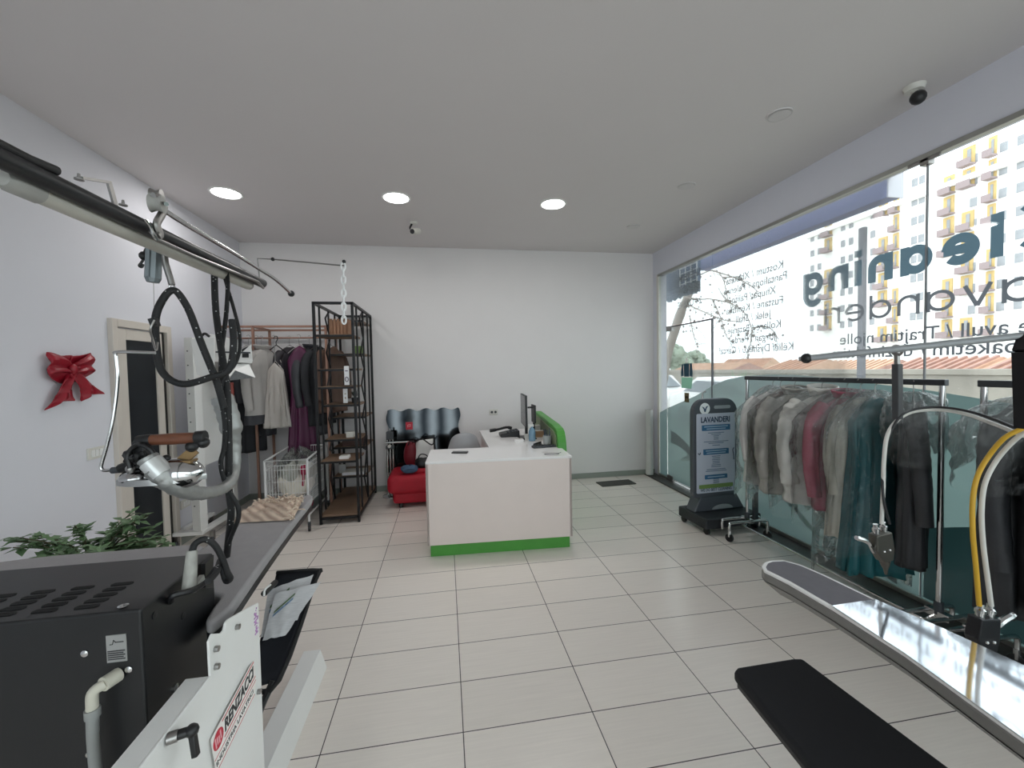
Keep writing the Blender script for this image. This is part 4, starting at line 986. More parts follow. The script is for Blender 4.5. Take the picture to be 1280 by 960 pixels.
for i in range(6): g.box((q.x-.09+.035*i, q.y, ZT+.022), (.022, .04, .006), .1)
g.build('keys', black, t)
# small things along the green panel
def smallbox(name, label, cat, px, Y, w, d, h, m, rz=0, part=None):
    x = at_y(px, 540, Y).x; t = thing(name, label, cat, (x, Y, ZT))
    MB().box((x, Y, ZT-.004+h/2), (w, d, h), rz).build('body', m, t, bevel=.003)
    MB().box((x, Y, ZT-.004+h*.99), (w*.86, d*.86, h*.03), rz).build('lid' if not part else part, lpl, t)
    return t
smallbox('card_box', 'flat white box beside the telephone on the counter arm', 'box', 648, 4.35, .1, .09, .03, ct)
smallbox('card_box', 'small beige box standing behind the flat white box', 'box', 659, 4.45, .06, .05, .06, lpl)
wd = mat('kraft_brown', 'a58565', .7, var=.1)
smallbox('card_box', 'brown kraft box leaning along the green panel, next to the spray bottle', 'box', 674, 4.62, .12, .1, .07, wd)
smallbox('card_box', 'cream box on top of the counter arm behind the kraft box', 'box', 672, 4.85, .1, .1, .1, lpl)
Y_ = 4.36; x_ = at_y(665, 540, Y_).x
t = thing('spray_bottle', 'blue tinted plastic spray bottle on the counter arm', 'bottle', (x_, Y_, ZT))
MB().lathe([(.001, -.004), (.036, -.002), (.038, .09), (.03, .12), (.013, .14), (.013, .155)], (x_, Y_, ZT)).build('bottle_body', mat('blue_plastic', '7b9db4', .25, var=.05), t, True)
MB().bb((x_-.045, Y_-.012, ZT+.15), (x_+.02, Y_+.012, ZT+.175)).bar((x_-.02, Y_, ZT+.15), (x_-.035, Y_, ZT+.115), .01).build('trigger', white, t, bevel=.003)
Y_ = 4.12; x_ = at_y(684, 550, Y_).x
t = thing('pen_cup', 'round grey pen cup beside the green panel', 'cup', (x_, Y_, ZT))
MB().lathe([(.001, -.004), (.042, -.003), (.044, .09), (.04, .09), (.038, .004), (.001, .004)], (x_, Y_, ZT)).build('cup_body', mat('cup_grey', 'a9adac', .45), t, True)
g = MB()
for k in range(5):
    A_ = k*1.3; g.cyl((x_+.02*math.cos(A_), Y_+.02*math.sin(A_), ZT+.01), (x_+.035*math.cos(A_), Y_+.035*math.sin(A_), ZT+.13+.01*k), .004, 6)
g.build('pens', mat('pen_blue', '35455f', .4, var=.3, scale=20), t)
q = desk(672, 556)
t = thing('stapler', 'small dark stapler lying before the pen cup', 'stapler', (q.x, q.y, ZT))
MB().box((q.x, q.y, ZT+.004), (.1, .03, .012), .5).build('base', dgrey, t, bevel=.003); MB().prism([(q.x-.04, q.y-.03, ZT+.012), (q.x+.045, q.y+.02, ZT+.012), (q.x+.045, q.y+.02, ZT+.03), (q.x-.04, q.y-.03, ZT+.018)], (-.008, .014, 0)).build('arm', black, t)

# chair behind the counter
ch = thing('office_chair', 'pale grey chair with curved backrest half hidden behind the counter', 'chair', (.2, 4.75, 0))
chm = mat('pale_grey_shell', 'a9a9ac', .5, var=.03)
def shell(u, v):
    a = -1.1+2.2*u; z = .46+.44*v; r = .24*(1-.35*v*v)
    return Vector((.2+r*math.sin(a), 4.62+.24-.25*math.cos(a)*(1-.25*v)-.0*v, z-.18*abs(u-.5)**2*v*2))
MB().sheet(shell, 20, 12).build('backrest', chm, ch, True, thick=.025)
MB().lathe([(.001, 0), (.21, .0), (.22, .03), (.21, .06), (.001, .07)], (.2, 4.78, .42)).build('seat', chm, ch, True)
MB().cyl((.2, 4.78, .08), (.2, 4.78, .42), .028).build('gas_column', chrome, ch, True)
for k in range(5):
    a = k*1.2566; e_ = Vector((.2+.24*math.cos(a), 4.78+.24*math.sin(a), .06)); MB().bar((.2, 4.78, .1), e_, .035, .02).build('leg', blackm, ch)
    MB().lathe([(.01, -.015), (.028, -.012), (.028, .012), (.01, .015)], (e_.x, e_.y, .028), (math.sin(a), -math.cos(a), 0), 14).build('caster', black, ch, True)

# ------------------------------------------------------------------ wavy mirror, pouffe and what is on it
ml, mr = at_y(484, 520, 5.66).x, at_y(574, 520, 5.66).x; mt = at_y(530, 512, 5.66).z; mbz = .26
mo = []
nW = 60
for i in range(nW): u = i/nW; mo.append((ml+(mr-ml)*u, mt+.016*math.sin(u*2*math.pi*4.2)))
for i in range(40): u = i/40; mo.append((mr+.018*math.sin(u*2*math.pi*2.6), mt+(mbz-mt)*u))
for i in range(nW): u = i/nW; mo.append((mr+(ml-mr)*u, mbz+.016*math.sin(u*2*math.pi*4.2)))
for i in range(40): u = i/40; mo.append((ml-.018*math.sin(u*2*math.pi*2.6), mbz+(mt-mbz)*u))
mi = thing('wavy_mirror', 'wide mirror with scalloped edge leaning on the back wall behind the counter', 'mirror', ((ml+mr)/2, 5.6, mbz))
def my_(z): return 5.60+.085*(z-mbz)/(mt-mbz)
MB().prism([(x, my_(z), z) for x, z in mo], (0, .014, 0)).build('mirror_glass', stripe_mat('mirror_reflection_stripes', '1d2023', '55585b', 1.3, (1, 0, 0), .08, .0), mi)  # dark and pale reflected stripes are painted into the glass colour
MB().bb((ml+.1, 5.585, 0), (ml+.16, 5.63, mbz)).bb((mr-.16, 5.585, 0), (mr-.1, 5.63, mbz)).build('foot_block', dgrey, mi)
q = at_y(511, 533, 5.6)
zc_ = q.z; MB().bb((q.x-.045, my_(zc_)-.006, zc_-.05), (q.x+.045, my_(zc_)-.004, zc_+.05)).build('red_sticker', redm, mi)
MB().tube([(q.x-.018, my_(zc_)-.0075, zc_-.02), (q.x-.018, my_(zc_)-.0075, zc_+.012), (q.x+.018, my_(zc_)-.0075, zc_+.018), (q.x+.018, my_(zc_)-.0075, zc_-.005), (q.x-.01, my_(zc_)-.0075, zc_-.008)], .004, 5).build('sticker_mark', mat('sticker_pink', 'e7a9b0'), mi)
pf = thing('red_pouffe', 'bright red two-tier upholstered pouffe beside the white counter', 'pouffe', (-.28, 5.12, 0))
redf = mat('red_fabric', 'b00f28', .6, var=.08, scale=10, bump=.1, bscale=90)
MB().bb((-.64, 4.93, .05), (.1, 5.42, .19)).build('base', redf, pf, bevel=.04, seg=4)
MB().bb((-.70, 4.89, .17), (.14, 5.45, .39)).build('cushion', redf, pf, bevel=.07, seg=5)
MB().bb((-.45, 5.0, .37), (-.05, 5.3, .44)).build('cushion_button_pad', redf, pf, bevel=.03, seg=4)
for x in (-.55, .0):
    for y in (4.98, 5.36): MB().cyl((x, y, 0), (x, y, .06), .025).build('foot', black, pf, True)
t = thing('carrier_bag', 'white carrier bag with a black strap on the red pouffe', 'bag', (-.2, 5.2, .44))
x0 = at_y(519, 560, 5.2).x; x1 = at_y(543, 560, 5.2).x; z1 = at_y(530, 550, 5.2).z; z0 = .44
def bag(u, v):
    A_ = 2*math.pi*u; k = 1-.12*v; zz = z0+(z1-z0)*v*(1+.06*math.cos(A_+.8)*v)
    return Vector(((x0+x1)/2+(x1-x0)/2*k*math.copysign(abs(math.cos(A_))**.5, math.cos(A_))+.006*nz1(u*9, v*5), 5.2+.06*k*math.copysign(abs(math.sin(A_))**.6, math.sin(A_))+.012*nz1(u*8, v*6, 2), zz))
MB().sheet(bag, 32, 12, closed=True).build('bag_body', mat('white_bag', 'e8e6e2', .5, var=.03), t, True, thick=.002)
MB().tube(spline([(x0+.02, 5.14, z1-.01), (x0+.08, 5.11, z1+.035), ((x0+x1)/2, 5.11, z1+.015), (x1-.03, 5.12, z1-.05), (x1+.01, 5.13, z1-.0)], 6), .008, 8).build('strap', black, t, True)
def softlump(name, label, cat, px, py, Y, w, d, h, m, z, seed, extra=None):
    x = at_y(px, py, Y).x; t = thing(name, label, cat, (x, Y, z))
    def fn(u, v):
        A_ = 2*math.pi*u; B_ = math.pi*(.02+.96*v)
        k = 1+.16*nz1(math.cos(A_)*1.6+seed, math.sin(A_)*1.6, v*3)
        return Vector((x+w/2*math.cos(A_)*math.sin(B_)**.6*k, Y+d/2*math.sin(A_)*math.sin(B_)**.6*k, z+h*(.5-.5*math.cos(B_))*k))
    MB().sheet(fn, 26, 14, closed=True).build('body', m, t, True)
    return t, x
t, x = softlump('handbag', 'slouchy black handbag on the pouffe in front of the white bag', 'bag', 529, 576, 5.08, .2, .14, .12, mat('black_leather', '18181b', .4, var=.1), .43, 3)
MB().tube(spline([(x-.07, 5.08, .52), (x-.03, 5.05, .6), (x+.04, 5.05, .59), (x+.07, 5.08, .52)], 5), .007, 8).build('bag_handle', black, t, True)
t, x = softlump('folded_garment', 'folded blue and grey garment on the front of the red pouffe', 'garment', 512, 584, 5.0, .2, .16, .09, mat('faded_blue', '47617d', .8, var=.2), .40, 5)
MB().tube([(x-.07, 4.93, .45), (x, 4.92, .47), (x+.06, 4.94, .45)], .01, 8).build('sleeve_fold', mat('faded_blue', '47617d'), t, True)
t, x = softlump('red_helmet_bag', 'dark red rounded bag behind the white carrier bag', 'bag', 515, 556, 5.34, .22, .16, .3, mat('dark_red', '7d1c2a', .5, var=.15), .40, 8)
MB().tube(spline([(x-.05, 5.3, .66), (x-.02, 5.27, .73), (x+.04, 5.28, .71), (x+.06, 5.3, .64)], 5), .008, 8).build('bag_handle', black, t, True)
# chrome stand left of the pouffe
sx = at_y(488, 570, 5.45).x
t = thing('chrome_stand', 'slim chrome stand with cross arm between the black shelf and the mirror', 'stand', (sx, 5.45, 0))
MB().lathe([(.001, 0), (.11, 0), (.11, .012), (.02, .03), (.001, .03)], (sx, 5.45, 0)).build('base', chrome, t, True)
for d_ in (-.035, .0, .035): MB().cyl((sx+d_, 5.45, .02), (sx+d_, 5.45, .78+.1*(d_ == 0)), .012).build('tube', chrome, t, True)
MB().cyl((sx-.05, 5.42, .70), (sx+.3, 5.42, .70), .012).build('cross_arm', chrome, t, True)
MB().bb((sx-.04, 5.40, .74), (sx+.045, 5.48, .84)).bb((sx-.05, 5.40, .62), (sx+.05, 5.48, .66)).build('clamp_head', dgrey, t, bevel=.006)
MB().cyl((sx, 5.4, .66), (sx, 5.37, .66), .02).build('clamp_knob', lpl, t, True)

# ------------------------------------------------------------------ black shelving tower
et = thing('shelving_tower', 'tall open black metal shelving tower with staggered wooden shelves', 'shelf', (-1.14, 5.1, 0))
ex0, ex1, ey0, ey1, ez = -1.335, -.95, 4.585, 5.66, 2.35
tb_ = .026
g = MB()
for x in (ex0, ex1):
    for y in (ey0, ey1): MB().bb((x-tb_/2, y-tb_/2, 0), (x+tb_/2, y+tb_/2, ez)).build('post', blackm, et)
    for y in (4.78, 5.14, 5.42): MB().bb((x-.009, y-.009, .05), (x+.009, y+.009, ez-.02)).build('inner_post', blackm, et)
    MB().bb((x-tb_/2, ey0, ez-tb_), (x+tb_/2, ey1, ez)).build('side_rail', blackm, et); MB().bb((x-tb_/2, ey0, .05), (x+tb_/2, ey1, .075)).build('side_rail', blackm, et)
for y in (ey0, ey1): MB().bb((ex0, y-tb_/2, ez-tb_), (ex1, y+tb_/2, ez)).build('cross_rail', blackm, et); MB().bb((ex0, y-tb_/2, .05), (ex1, y+tb_/2, .075)).build('cross_rail', blackm, et)
swood = mat('shelf_wood', '7d6552', .6, var=.15, scale=5, stretch=(2, 14, 2), bump=.1)
MB().bb((ex0, ey0, .075), (ex1, ey1, .1)).build('base_shelf', swood, et, bevel=.002)
def zy(zp, Y): return at_y(430, 360+zp/3.2, Y).z
shs = [(128, 5.14, .5), (185, 4.60, .4), (262, 5.14, .5), (322, 4.66, .4), (393, 4.60, .42), (465, 4.80, .4), (515, 5.14, .5), (603, 4.80, .4), (635, 5.14, .5), (690, 4.60, .42), (752, 5.1, .5)]
SH = {}
zz_pts = []
for zp, Y, dpt in shs:
    z = zy(zp, Y); SH[zp] = (z, Y)
    MB().bb((ex0+.01, Y, z-.022), (ex1-.01, min(Y+dpt, 5.64), z)).build('shelf', swood, et, bevel=.002)
    MB().bb((ex0, Y-.006, z-.026), (ex1, Y+.006, z-.004)).build('shelf_edge', blackm, et); zz_pts.append((z, Y))
zz_pts.sort(reverse=True)
for x in (ex0+.006, ex1-.006):
    seq = [(ez-.02, 5.0)]+[(z, 5.12 if Y > 4.9 else 5.0) for z, Y in zz_pts]+[(.1, 5.1)]
    alt = []
    for i, (z, Y) in enumerate(seq): alt.append(Vector((x, 4.98 if i % 2 else 5.16, z)))
    for a, b in zip(alt, alt[1:]): MB().bar(a, b, .014).build('zigzag_brace', blackm, et)
def on(zp): return SH[zp][0]
# things on the tower
def shelfbox(name, label, cat, px, zp, w, d, h, m, dy=.15, part='lid', pm=None):
    z, Y = SH[zp]; Y += dy; x = max(ex0+.03+w/2, min(ex1-.03-w/2, at_y(px, 480, Y).x)); t = thing(name, label, cat, (x, Y, z))
    MB().box((x, Y, z+h/2), (w, d, h)).build('body', m, t, bevel=.003)
    MB().box((x, Y, z+h+.002), (w*.9, d*.9, .004)).build(part, pm or lpl, t)
    return t, x, Y, z
z, Y = SH[185]; x0 = ex0+.15
t = thing('slatted_crate', 'brown slatted wooden crate on the topmost shelf of the black tower', 'crate', (x0+.1, Y+.15, z))
slm = mat('crate_wood', '8f6a52', .7, var=.15, scale=12)
for i in range(5): MB().box((x0+.035*i, Y+.06, z+.085), (.024, .008, .17)).build('slat', slm, t)
for i in range(5): MB().box((x0+.035*i, Y+.28, z+.085), (.024, .008, .17)).build('slat', slm, t)
for i in range(5): MB().box((x0-.02, Y+.08+.045*i, z+.085), (.008, .03, .17)).box((x0+.165, Y+.08+.045*i, z+.085), (.008, .03, .17)).build('slat', slm, t)
MB().bb((x0-.02, Y+.06, z), (x0+.165, Y+.28, z+.012)).build('floor_board', slm, t)
shelfbox('green_box', 'small green box on a rear shelf near the top of the black tower', 'box', 451, 262, .09, .1, .09, mat('olive_green', '5d7a3c', .6), .1)
def sign(name, label, zp_top, zp_bot, px, Y, w, mk):
    a = at_y(px, 360+zp_top/3.2, Y); b = at_y(px, 360+zp_bot/3.2, Y)
    t = thing(name, label, 'tag', (a.x, Y, b.z)); MB().bb((a.x-w/2, Y-.003, b.z), (a.x+w/2, Y+.003, a.z)).build('card', mat('tag_white', 'e2e2e4', .5, var=.02), t)
    h = a.z-b.z; c = (a.x, Y-.005, b.z+h*.3)
    if mk: MB().torus((c[0], c[1], c[2]), .016, .004, (0, 1, 0), sy=1.5).bb((c[0]-.014, Y-.006, c[2]+h*.42), (c[0]+.014, Y-.004, c[2]+h*.47)).build('emblem', mat('tag_purple', '5b4a63', .6), t)
    else: MB().bb((c[0]-.008, Y-.006, c[2]+h*.3), (c[0]+.008, Y-.004, c[2]+h*.36)).bb((c[0]-.006, Y-.006, c[2]), (c[0]+.006, Y-.004, c[2]+h*.1)).build('emblem', mat('tag_tan', '8d7a62', .6), t)
sign('shelf_tag', 'tall white tag with a ring emblem hanging on the front of the black tower', 312, 388, 433, 4.575, .05, 1)
sign('shelf_tag', 'cream narrow tag hanging below the white tag on the black tower', 402, 460, 431.5, 4.64, .045, 0)
shelfbox('white_box', 'small white box on the lowest front shelf of the black tower', 'box', 428, 690, .1, .1, .03, ct, .12)
shelfbox('white_box', 'little cream box on a middle shelf of the black tower', 'box', 436, 603, .08, .08, .06, lpl, .1)
shelfbox('brown_box', 'long dark brown box on a lower rear shelf of the black tower', 'box', 448, 635, .26, .2, .09, mat('dark_brown_box', '4a3029', .6), .14, 'lid', mat('dark_brown_lid', '3d2924', .6))
t, x, Y, z = shelfbox('paper_stack', 'stack of pale papers on the lowest rear shelf of the black tower', 'papers', 447, 752, .26, .22, .03, mat('paper_white', 'cfd0d4', .7, var=.05), .13, 'top_sheet')
shelfbox('display_card', 'grey framed card standing on the lowest rear shelf of the black tower', 'card', 421, 752, .08, .03, .1, mat('card_grey', 'a9a8a8', .6), .16)
z, Y = SH[465]; Y += .2; x = ex1-.09
t = thing('small_plant', 'tiny dark plant in a pot on a middle shelf of the black tower', 'plant', (x, Y, z))
MB().lathe([(.001, 0), (.03, 0), (.038, .06), (.001, .06)], (x, Y, z)).build('pot', black, t, True)
g = MB()
for k in range(26):
    A_ = random.random()*6.28; d = Vector((math.cos(A_)*.6, math.sin(A_)*.6, .5+random.random())).normalized(); p = Vector((x, Y, z+.055)); s = d.cross(Vector((0, 0, 1))).normalized()*.012
    L_ = .05+.06*random.random(); g.add([p, p+d*L_*.5+s, p+d*L_, p+d*L_*.5-s], [(0, 1, 2, 3)])
g.build('leaves', mat('dark_leaf', '26331f', .5), t)
z, Y = SH[393]; Y += .2; x = ex1-.12
t = thing('dark_ornament', 'small dark round ornament on the front middle shelf of the black tower', 'ornament', (x, Y, z))
MB().lathe([(.001, 0), (.03, 0), (.045, .04), (.03, .09), (.012, .11), (.016, .13), (.001, .13)], (x, Y, z)).build('body', mat('dark_glaze', '241f1e', .3), t, True); MB().ball((x, Y, z+.14), .012).build('stopper', dgrey, t, True)
# big clear bag of laundry on the floor behind the tower
t = thing('laundry_bag', 'clear plastic bag of grey laundry on the floor behind the black tower', 'bag', (-1.62, 5.2, 0))
def lump(x, y, z, w, d, h, seed):
    def fn(u, v):
        A_ = 2*math.pi*u; B_ = math.pi*(.02+.96*v); k = 1+.22*nz1(math.cos(A_)*1.8+seed, math.sin(A_)*1.8, v*4)
        return Vector((x+w/2*math.cos(A_)*math.sin(B_)**.6*k, y+d/2*math.sin(A_)*math.sin(B_)**.6*k, max(z, z+h*(.5-.5*math.cos(B_))*k)))
    return fn
MB().sheet(lump(-1.62, 5.2, .01, .4, .5, .55, 2), 30, 18, closed=True).build('laundry', mat('grey_laundry', '8f9a98', .8, var=.25, scale=6), t, True)
bagm = clear_mat('clear_bag', 'f2f5f5', 1, .12, .8, body='dfe6e6', bmix=.12, wrinkle=.6)
MB().sheet(lump(-1.62, 5.2, .008, .46, .56, .62, 2), 30, 18, closed=True).build('bag_film', bagm, t, True)

# ------------------------------------------------------------------ white wire basket trolley
bt = thing('wire_trolley', 'white wire laundry trolley with a basket, in front of the black tower', 'trolley', (-1.57, 4.85, 0))
wx0, wx1, wy0, wy1, wz0, wz1 = -1.80, -1.40, 4.42, 5.12, .28, .735
ww = mat('white_wire', 'd9d9d9', .4, var=.02)
for x, y in ((wx0, wy0), (wx1, wy0), (wx0, wy1), (wx1, wy1)):
    MB().tube([(x, y, .09), (x, y, wz1)], .011, 10).build('post', ww, bt, True)
    MB().lathe([(.008, -.013), (.034, -.011), (.034, .011), (.008, .013)], (x, y, .035), (1, .2, 0), 16).build('caster', black, bt, True)
    MB().bb((x-.012, y-.012, .05), (x+.012, y+.012, .1)).build('caster_fork', dgrey, bt)
zb1 = wz1+.03
MB().tube([(wx0, wy0, wz1), (wx1, wy0, wz1), (wx1, wy1, zb1), (wx0, wy1, zb1)], .011, 10, closed=True).build('rim', ww, bt, True)
MB().tube([(wx0, wy0, .165), (wx1, wy0, .165), (wx1, wy1, .165), (wx0, wy1, .165)], .008, 8, closed=True).build('bottom_frame', ww, bt, True)
g = MB()
for i in range(15):
    x = wx0+(wx1-wx0)*(i+.5)/15; g.cyl((x, wy0, wz0), (x, wy0, wz1-.05), .0022, 5); g.cyl((x, wy1, wz0), (x, wy1, zb1), .0022, 5); g.cyl((x, wy0, wz0), (x, wy1, wz0), .0022, 5)
for z in (wz0, .40, .52, .64, wz1-.05): g.cyl((wx0, wy0, z), (wx1, wy0, z), .003, 5); g.cyl((wx0, wy1, z), (wx1, wy1, z), .003, 5); g.cyl((wx0, wy0, z), (wx0, wy1, z), .003, 5); g.cyl((wx1, wy0, z), (wx1, wy1, z), .003, 5)
for i in range(20):
    y = wy0+(wy1-wy0)*(i+.5)/20; g.cyl((wx0, y, wz0), (wx0, y, wz1-.03), .0022, 5); g.cyl((wx1, y, wz0), (wx1, y, wz1-.03), .0022, 5)
g.build('wire_mesh', ww, bt)
t = thing('laundry_bundle', 'cream laundry bundle in clear film inside the white wire trolley', 'laundry', (-1.6, 4.77, .3))
MB().sheet(lump(-1.60, 4.74, .3, .34, .52, .34, 9), 30, 18, closed=True).build('linen', mat('cream_linen', 'd8d4c8', .85, var=.1, bump=.3, bscale=12), t, True)
MB().sheet(lump(-1.60, 4.76, .31, .35, .54, .46, 9.1), 30, 18, closed=True).build('film_wrap', bagm, t, True)
t = thing('red_garment', 'scrunched dark red garment tucked in the corner of the white wire trolley', 'garment', (-1.46, 4.5, .5))
MB().sheet(lump(-1.46, 4.5, .56, .07, .08, .1, 4), 18, 12, closed=True).build('fabric', mat('magenta_fabric', '9c1f45', .7, var=.15), t, True)
MB().tube(spline([(-1.47, 4.47, .62), (-1.45, 4.45, .56), (-1.46, 4.46, .46)], 4), .012, 8).build('strap', mat('magenta_fabric', '9c1f45'), t, True)
t = thing('red_garment', 'magenta bundle hanging low under the white wire trolley', 'garment', (-1.46, 4.6, .18))
MB().sheet(lump(-1.47, 4.62, .175, .1, .2, .12, 6), 18, 12, closed=True).build('fabric', mat('magenta_fabric', '9c1f45'), t, True)

# ------------------------------------------------------------------ tall white finishing machine by the wall
fm = thing('finishing_machine', 'tall white steam finishing machine with vented head on a wheeled frame', 'machine', (-2.2, 4.3, 0))
whp = mat('machine_white', 'e6e6e4', .4, var=.02)
X0 = -2.31; Y0 = 4.2
zt_ = at_y(237, 422, Y0).z
MB().prism([(X0-.035, Y0, .16), (X0+.05, Y0-.03, .16), (X0+.06, Y0+.07, .16), (X0-.02, Y0+.08, .16)], (0, 0, zt_-.16)).build('post', whp, fm, bevel=.003)
for z in [.4+.13*i for i in range(12)]: MB().cyl((X0+.0, Y0-.018, z), (X0+.0, Y0-.022, z), .006, 8).build('bolt', dgrey, fm)
p2 = at_y(288, 560, 4.75)
MB().bb((p2.x-.03, 4.72, .1), (p2.x+.03, 4.80, 1.5)).build('post', whp, fm, bevel=.003)
MB().bb((X0-.19, Y0-.03, .13), (X0+.06, Y0+.04, .165)).bar((X0+.03, Y0, .147), (p2.x, 4.75, .147), .06, .035).bar((X0-.18, Y0, .147), (p2.x-.2, 4.75, .147), .05, .035).build('base_frame', whp, fm, bevel=.004)
for x, y in ((X0-.17, Y0), (X0+.1, Y0+.06), (p2.x-.02, 4.74), (p2.x-.2, 4.74)):
    MB().lathe([(.01, -.014), (.042, -.012), (.042, .012), (.01, .014)], (x, y, .043), (1, .3, 0), 16).build('caster', dgrey, fm, True); MB().bb((x-.016, y-.016, .06), (x+.016, y+.016, .135)).build('caster_fork', steel, fm)
# back sheet between the posts
MB().prism([(X0+.04, Y0+.04, .75), (p2.x-.03, 4.74, .75), (p2.x-.03, 4.74, zt_-.05), (X0+.04, Y0+.04, zt_-.05)], (-.01, .02, 0)).build('back_sheet', whp, fm)
# head
HYh = 4.35
def hp(x, y, d=0.): return at_y(x, y, HYh+d)
MB().prism([hp(238, 424, -.3), hp(268, 421, -.3), hp(268, 476, -.3), hp(246, 468, -.3)], (-.02, .05, 0)).build('arm_plate', whp, fm, bevel=.003)
MB().prism([hp(262, 417), hp(302, 426), hp(302, 441), hp(314, 430), hp(316, 452), hp(262, 452)], (-.165, .35, 0)).build('head_box', whp, fm, bevel=.004)
for yy in (439, 450): MB().prism([hp(270, yy), hp(313, yy+1), hp(313, yy+3), hp(270, yy+2)], (0, -.008, 0)).build('head_slot', dgrey, fm)
MB().prism([hp(264, 447, -.02), hp(316, 450, -.02), hp(315, 454, -.02), hp(264, 452, -.02)], (-.14, .3, 0)).build('head_lip', whp, fm, bevel=.002)
MB().prism([hp(303, 442, -.003), hp(311, 442, -.003), hp(311, 447, -.003), hp(303, 447, -.003)], (0, -.006, 0)).build('switch', black, fm)
ha, hb_, hc, hd, he = hp(276, 455), hp(311, 455), hp(319, 472, -.12), hp(283, 476, -.12), hp(294, 463, -.13)
MB().add([ha, hb_, hc, he, hd, ha+Vector((-.15, .3, 0)), hb_+Vector((-.15, .3, 0)), hc+Vector((-.18, .36, 0)), hd+Vector((-.18, .36, 0))], [(0, 1, 2, 3, 4), (1, 6, 7, 2), (0, 4, 8, 5), (5, 6, 7, 8)]).build('hood', whp, fm, thick=.006)
MB().add([he, hc+Vector((-.01, .01, 0)), hc+Vector((-.15, .3, .03)), hd+Vector((-.12, .3, .03)), hd+Vector((.01, .01, 0))], [(0, 1, 2, 3, 4)]).build('hood_grille', mat('grille_grey', '77797b', .6, var=.2, scale=60), fm)
MB().cyl(hp(289, 478, .1), hp(290, 500, .1), .02).build('red_pipe', mat('red_pipe', '8d3a30', .5), fm, True)
MB().tube(spline([hp(251, 421), hp(256, 417), hp(262, 421)], 5), .012, 8).build('top_handle', black, fm, True)

# ------------------------------------------------------------------ copper clothes rack at the back
ck = thing('clothes_rack', 'copper tube clothes rack standing against the back wall', 'clothes rack', (-1.8, 5.3, 0))
cop = mat('copper_tube', '9a7565', .4, metal=.35, var=.05)
KX0, KX1, KY0, KY1, KZ = -2.14, -1.36, 5.1, 5.55, 2.16
for x in (KX0, KX1):
    for y in (KY0, KY1): MB().bb((x-.012, y-.012, 0), (x+.012, y+.012, KZ)).build('post', cop, ck)
    MB().bb((x-.012, KY0, KZ-.024), (x+.012, KY1, KZ)).build('side_bar', cop, ck); MB().bb((x-.012, KY0, .05), (x+.012, KY1, .074)).build('side_bar', cop, ck)
for y in (KY0, KY1): MB().bb((KX0, y-.012, KZ-.024), (KX1, y+.012, KZ)).build('top_bar', cop, ck)
# the rail reaches on to the machine side
MB().tube([(KX0-.4, 5.33, 2.035), (KX1, 5.33, 2.035)], .011, 10).build('hanging_rail', cop, ck, True)
MB().bb((KX0-.42, KY0, KZ-.024), (KX0, KY0+.024, KZ)).bb((KX0-.42, KY1-.024, KZ-.024), (KX0, KY1, KZ)).bb((KX0-.43, KY0, KZ-.024), (KX0-.406, KY1, KZ)).bb((KX0-.43, KY0, 0), (KX0-.406, KY0+.024, KZ)).bb((KX0-.43, KY1-.024, 0), (KX0-.406, KY1, KZ)).build('side_frame', cop, ck)
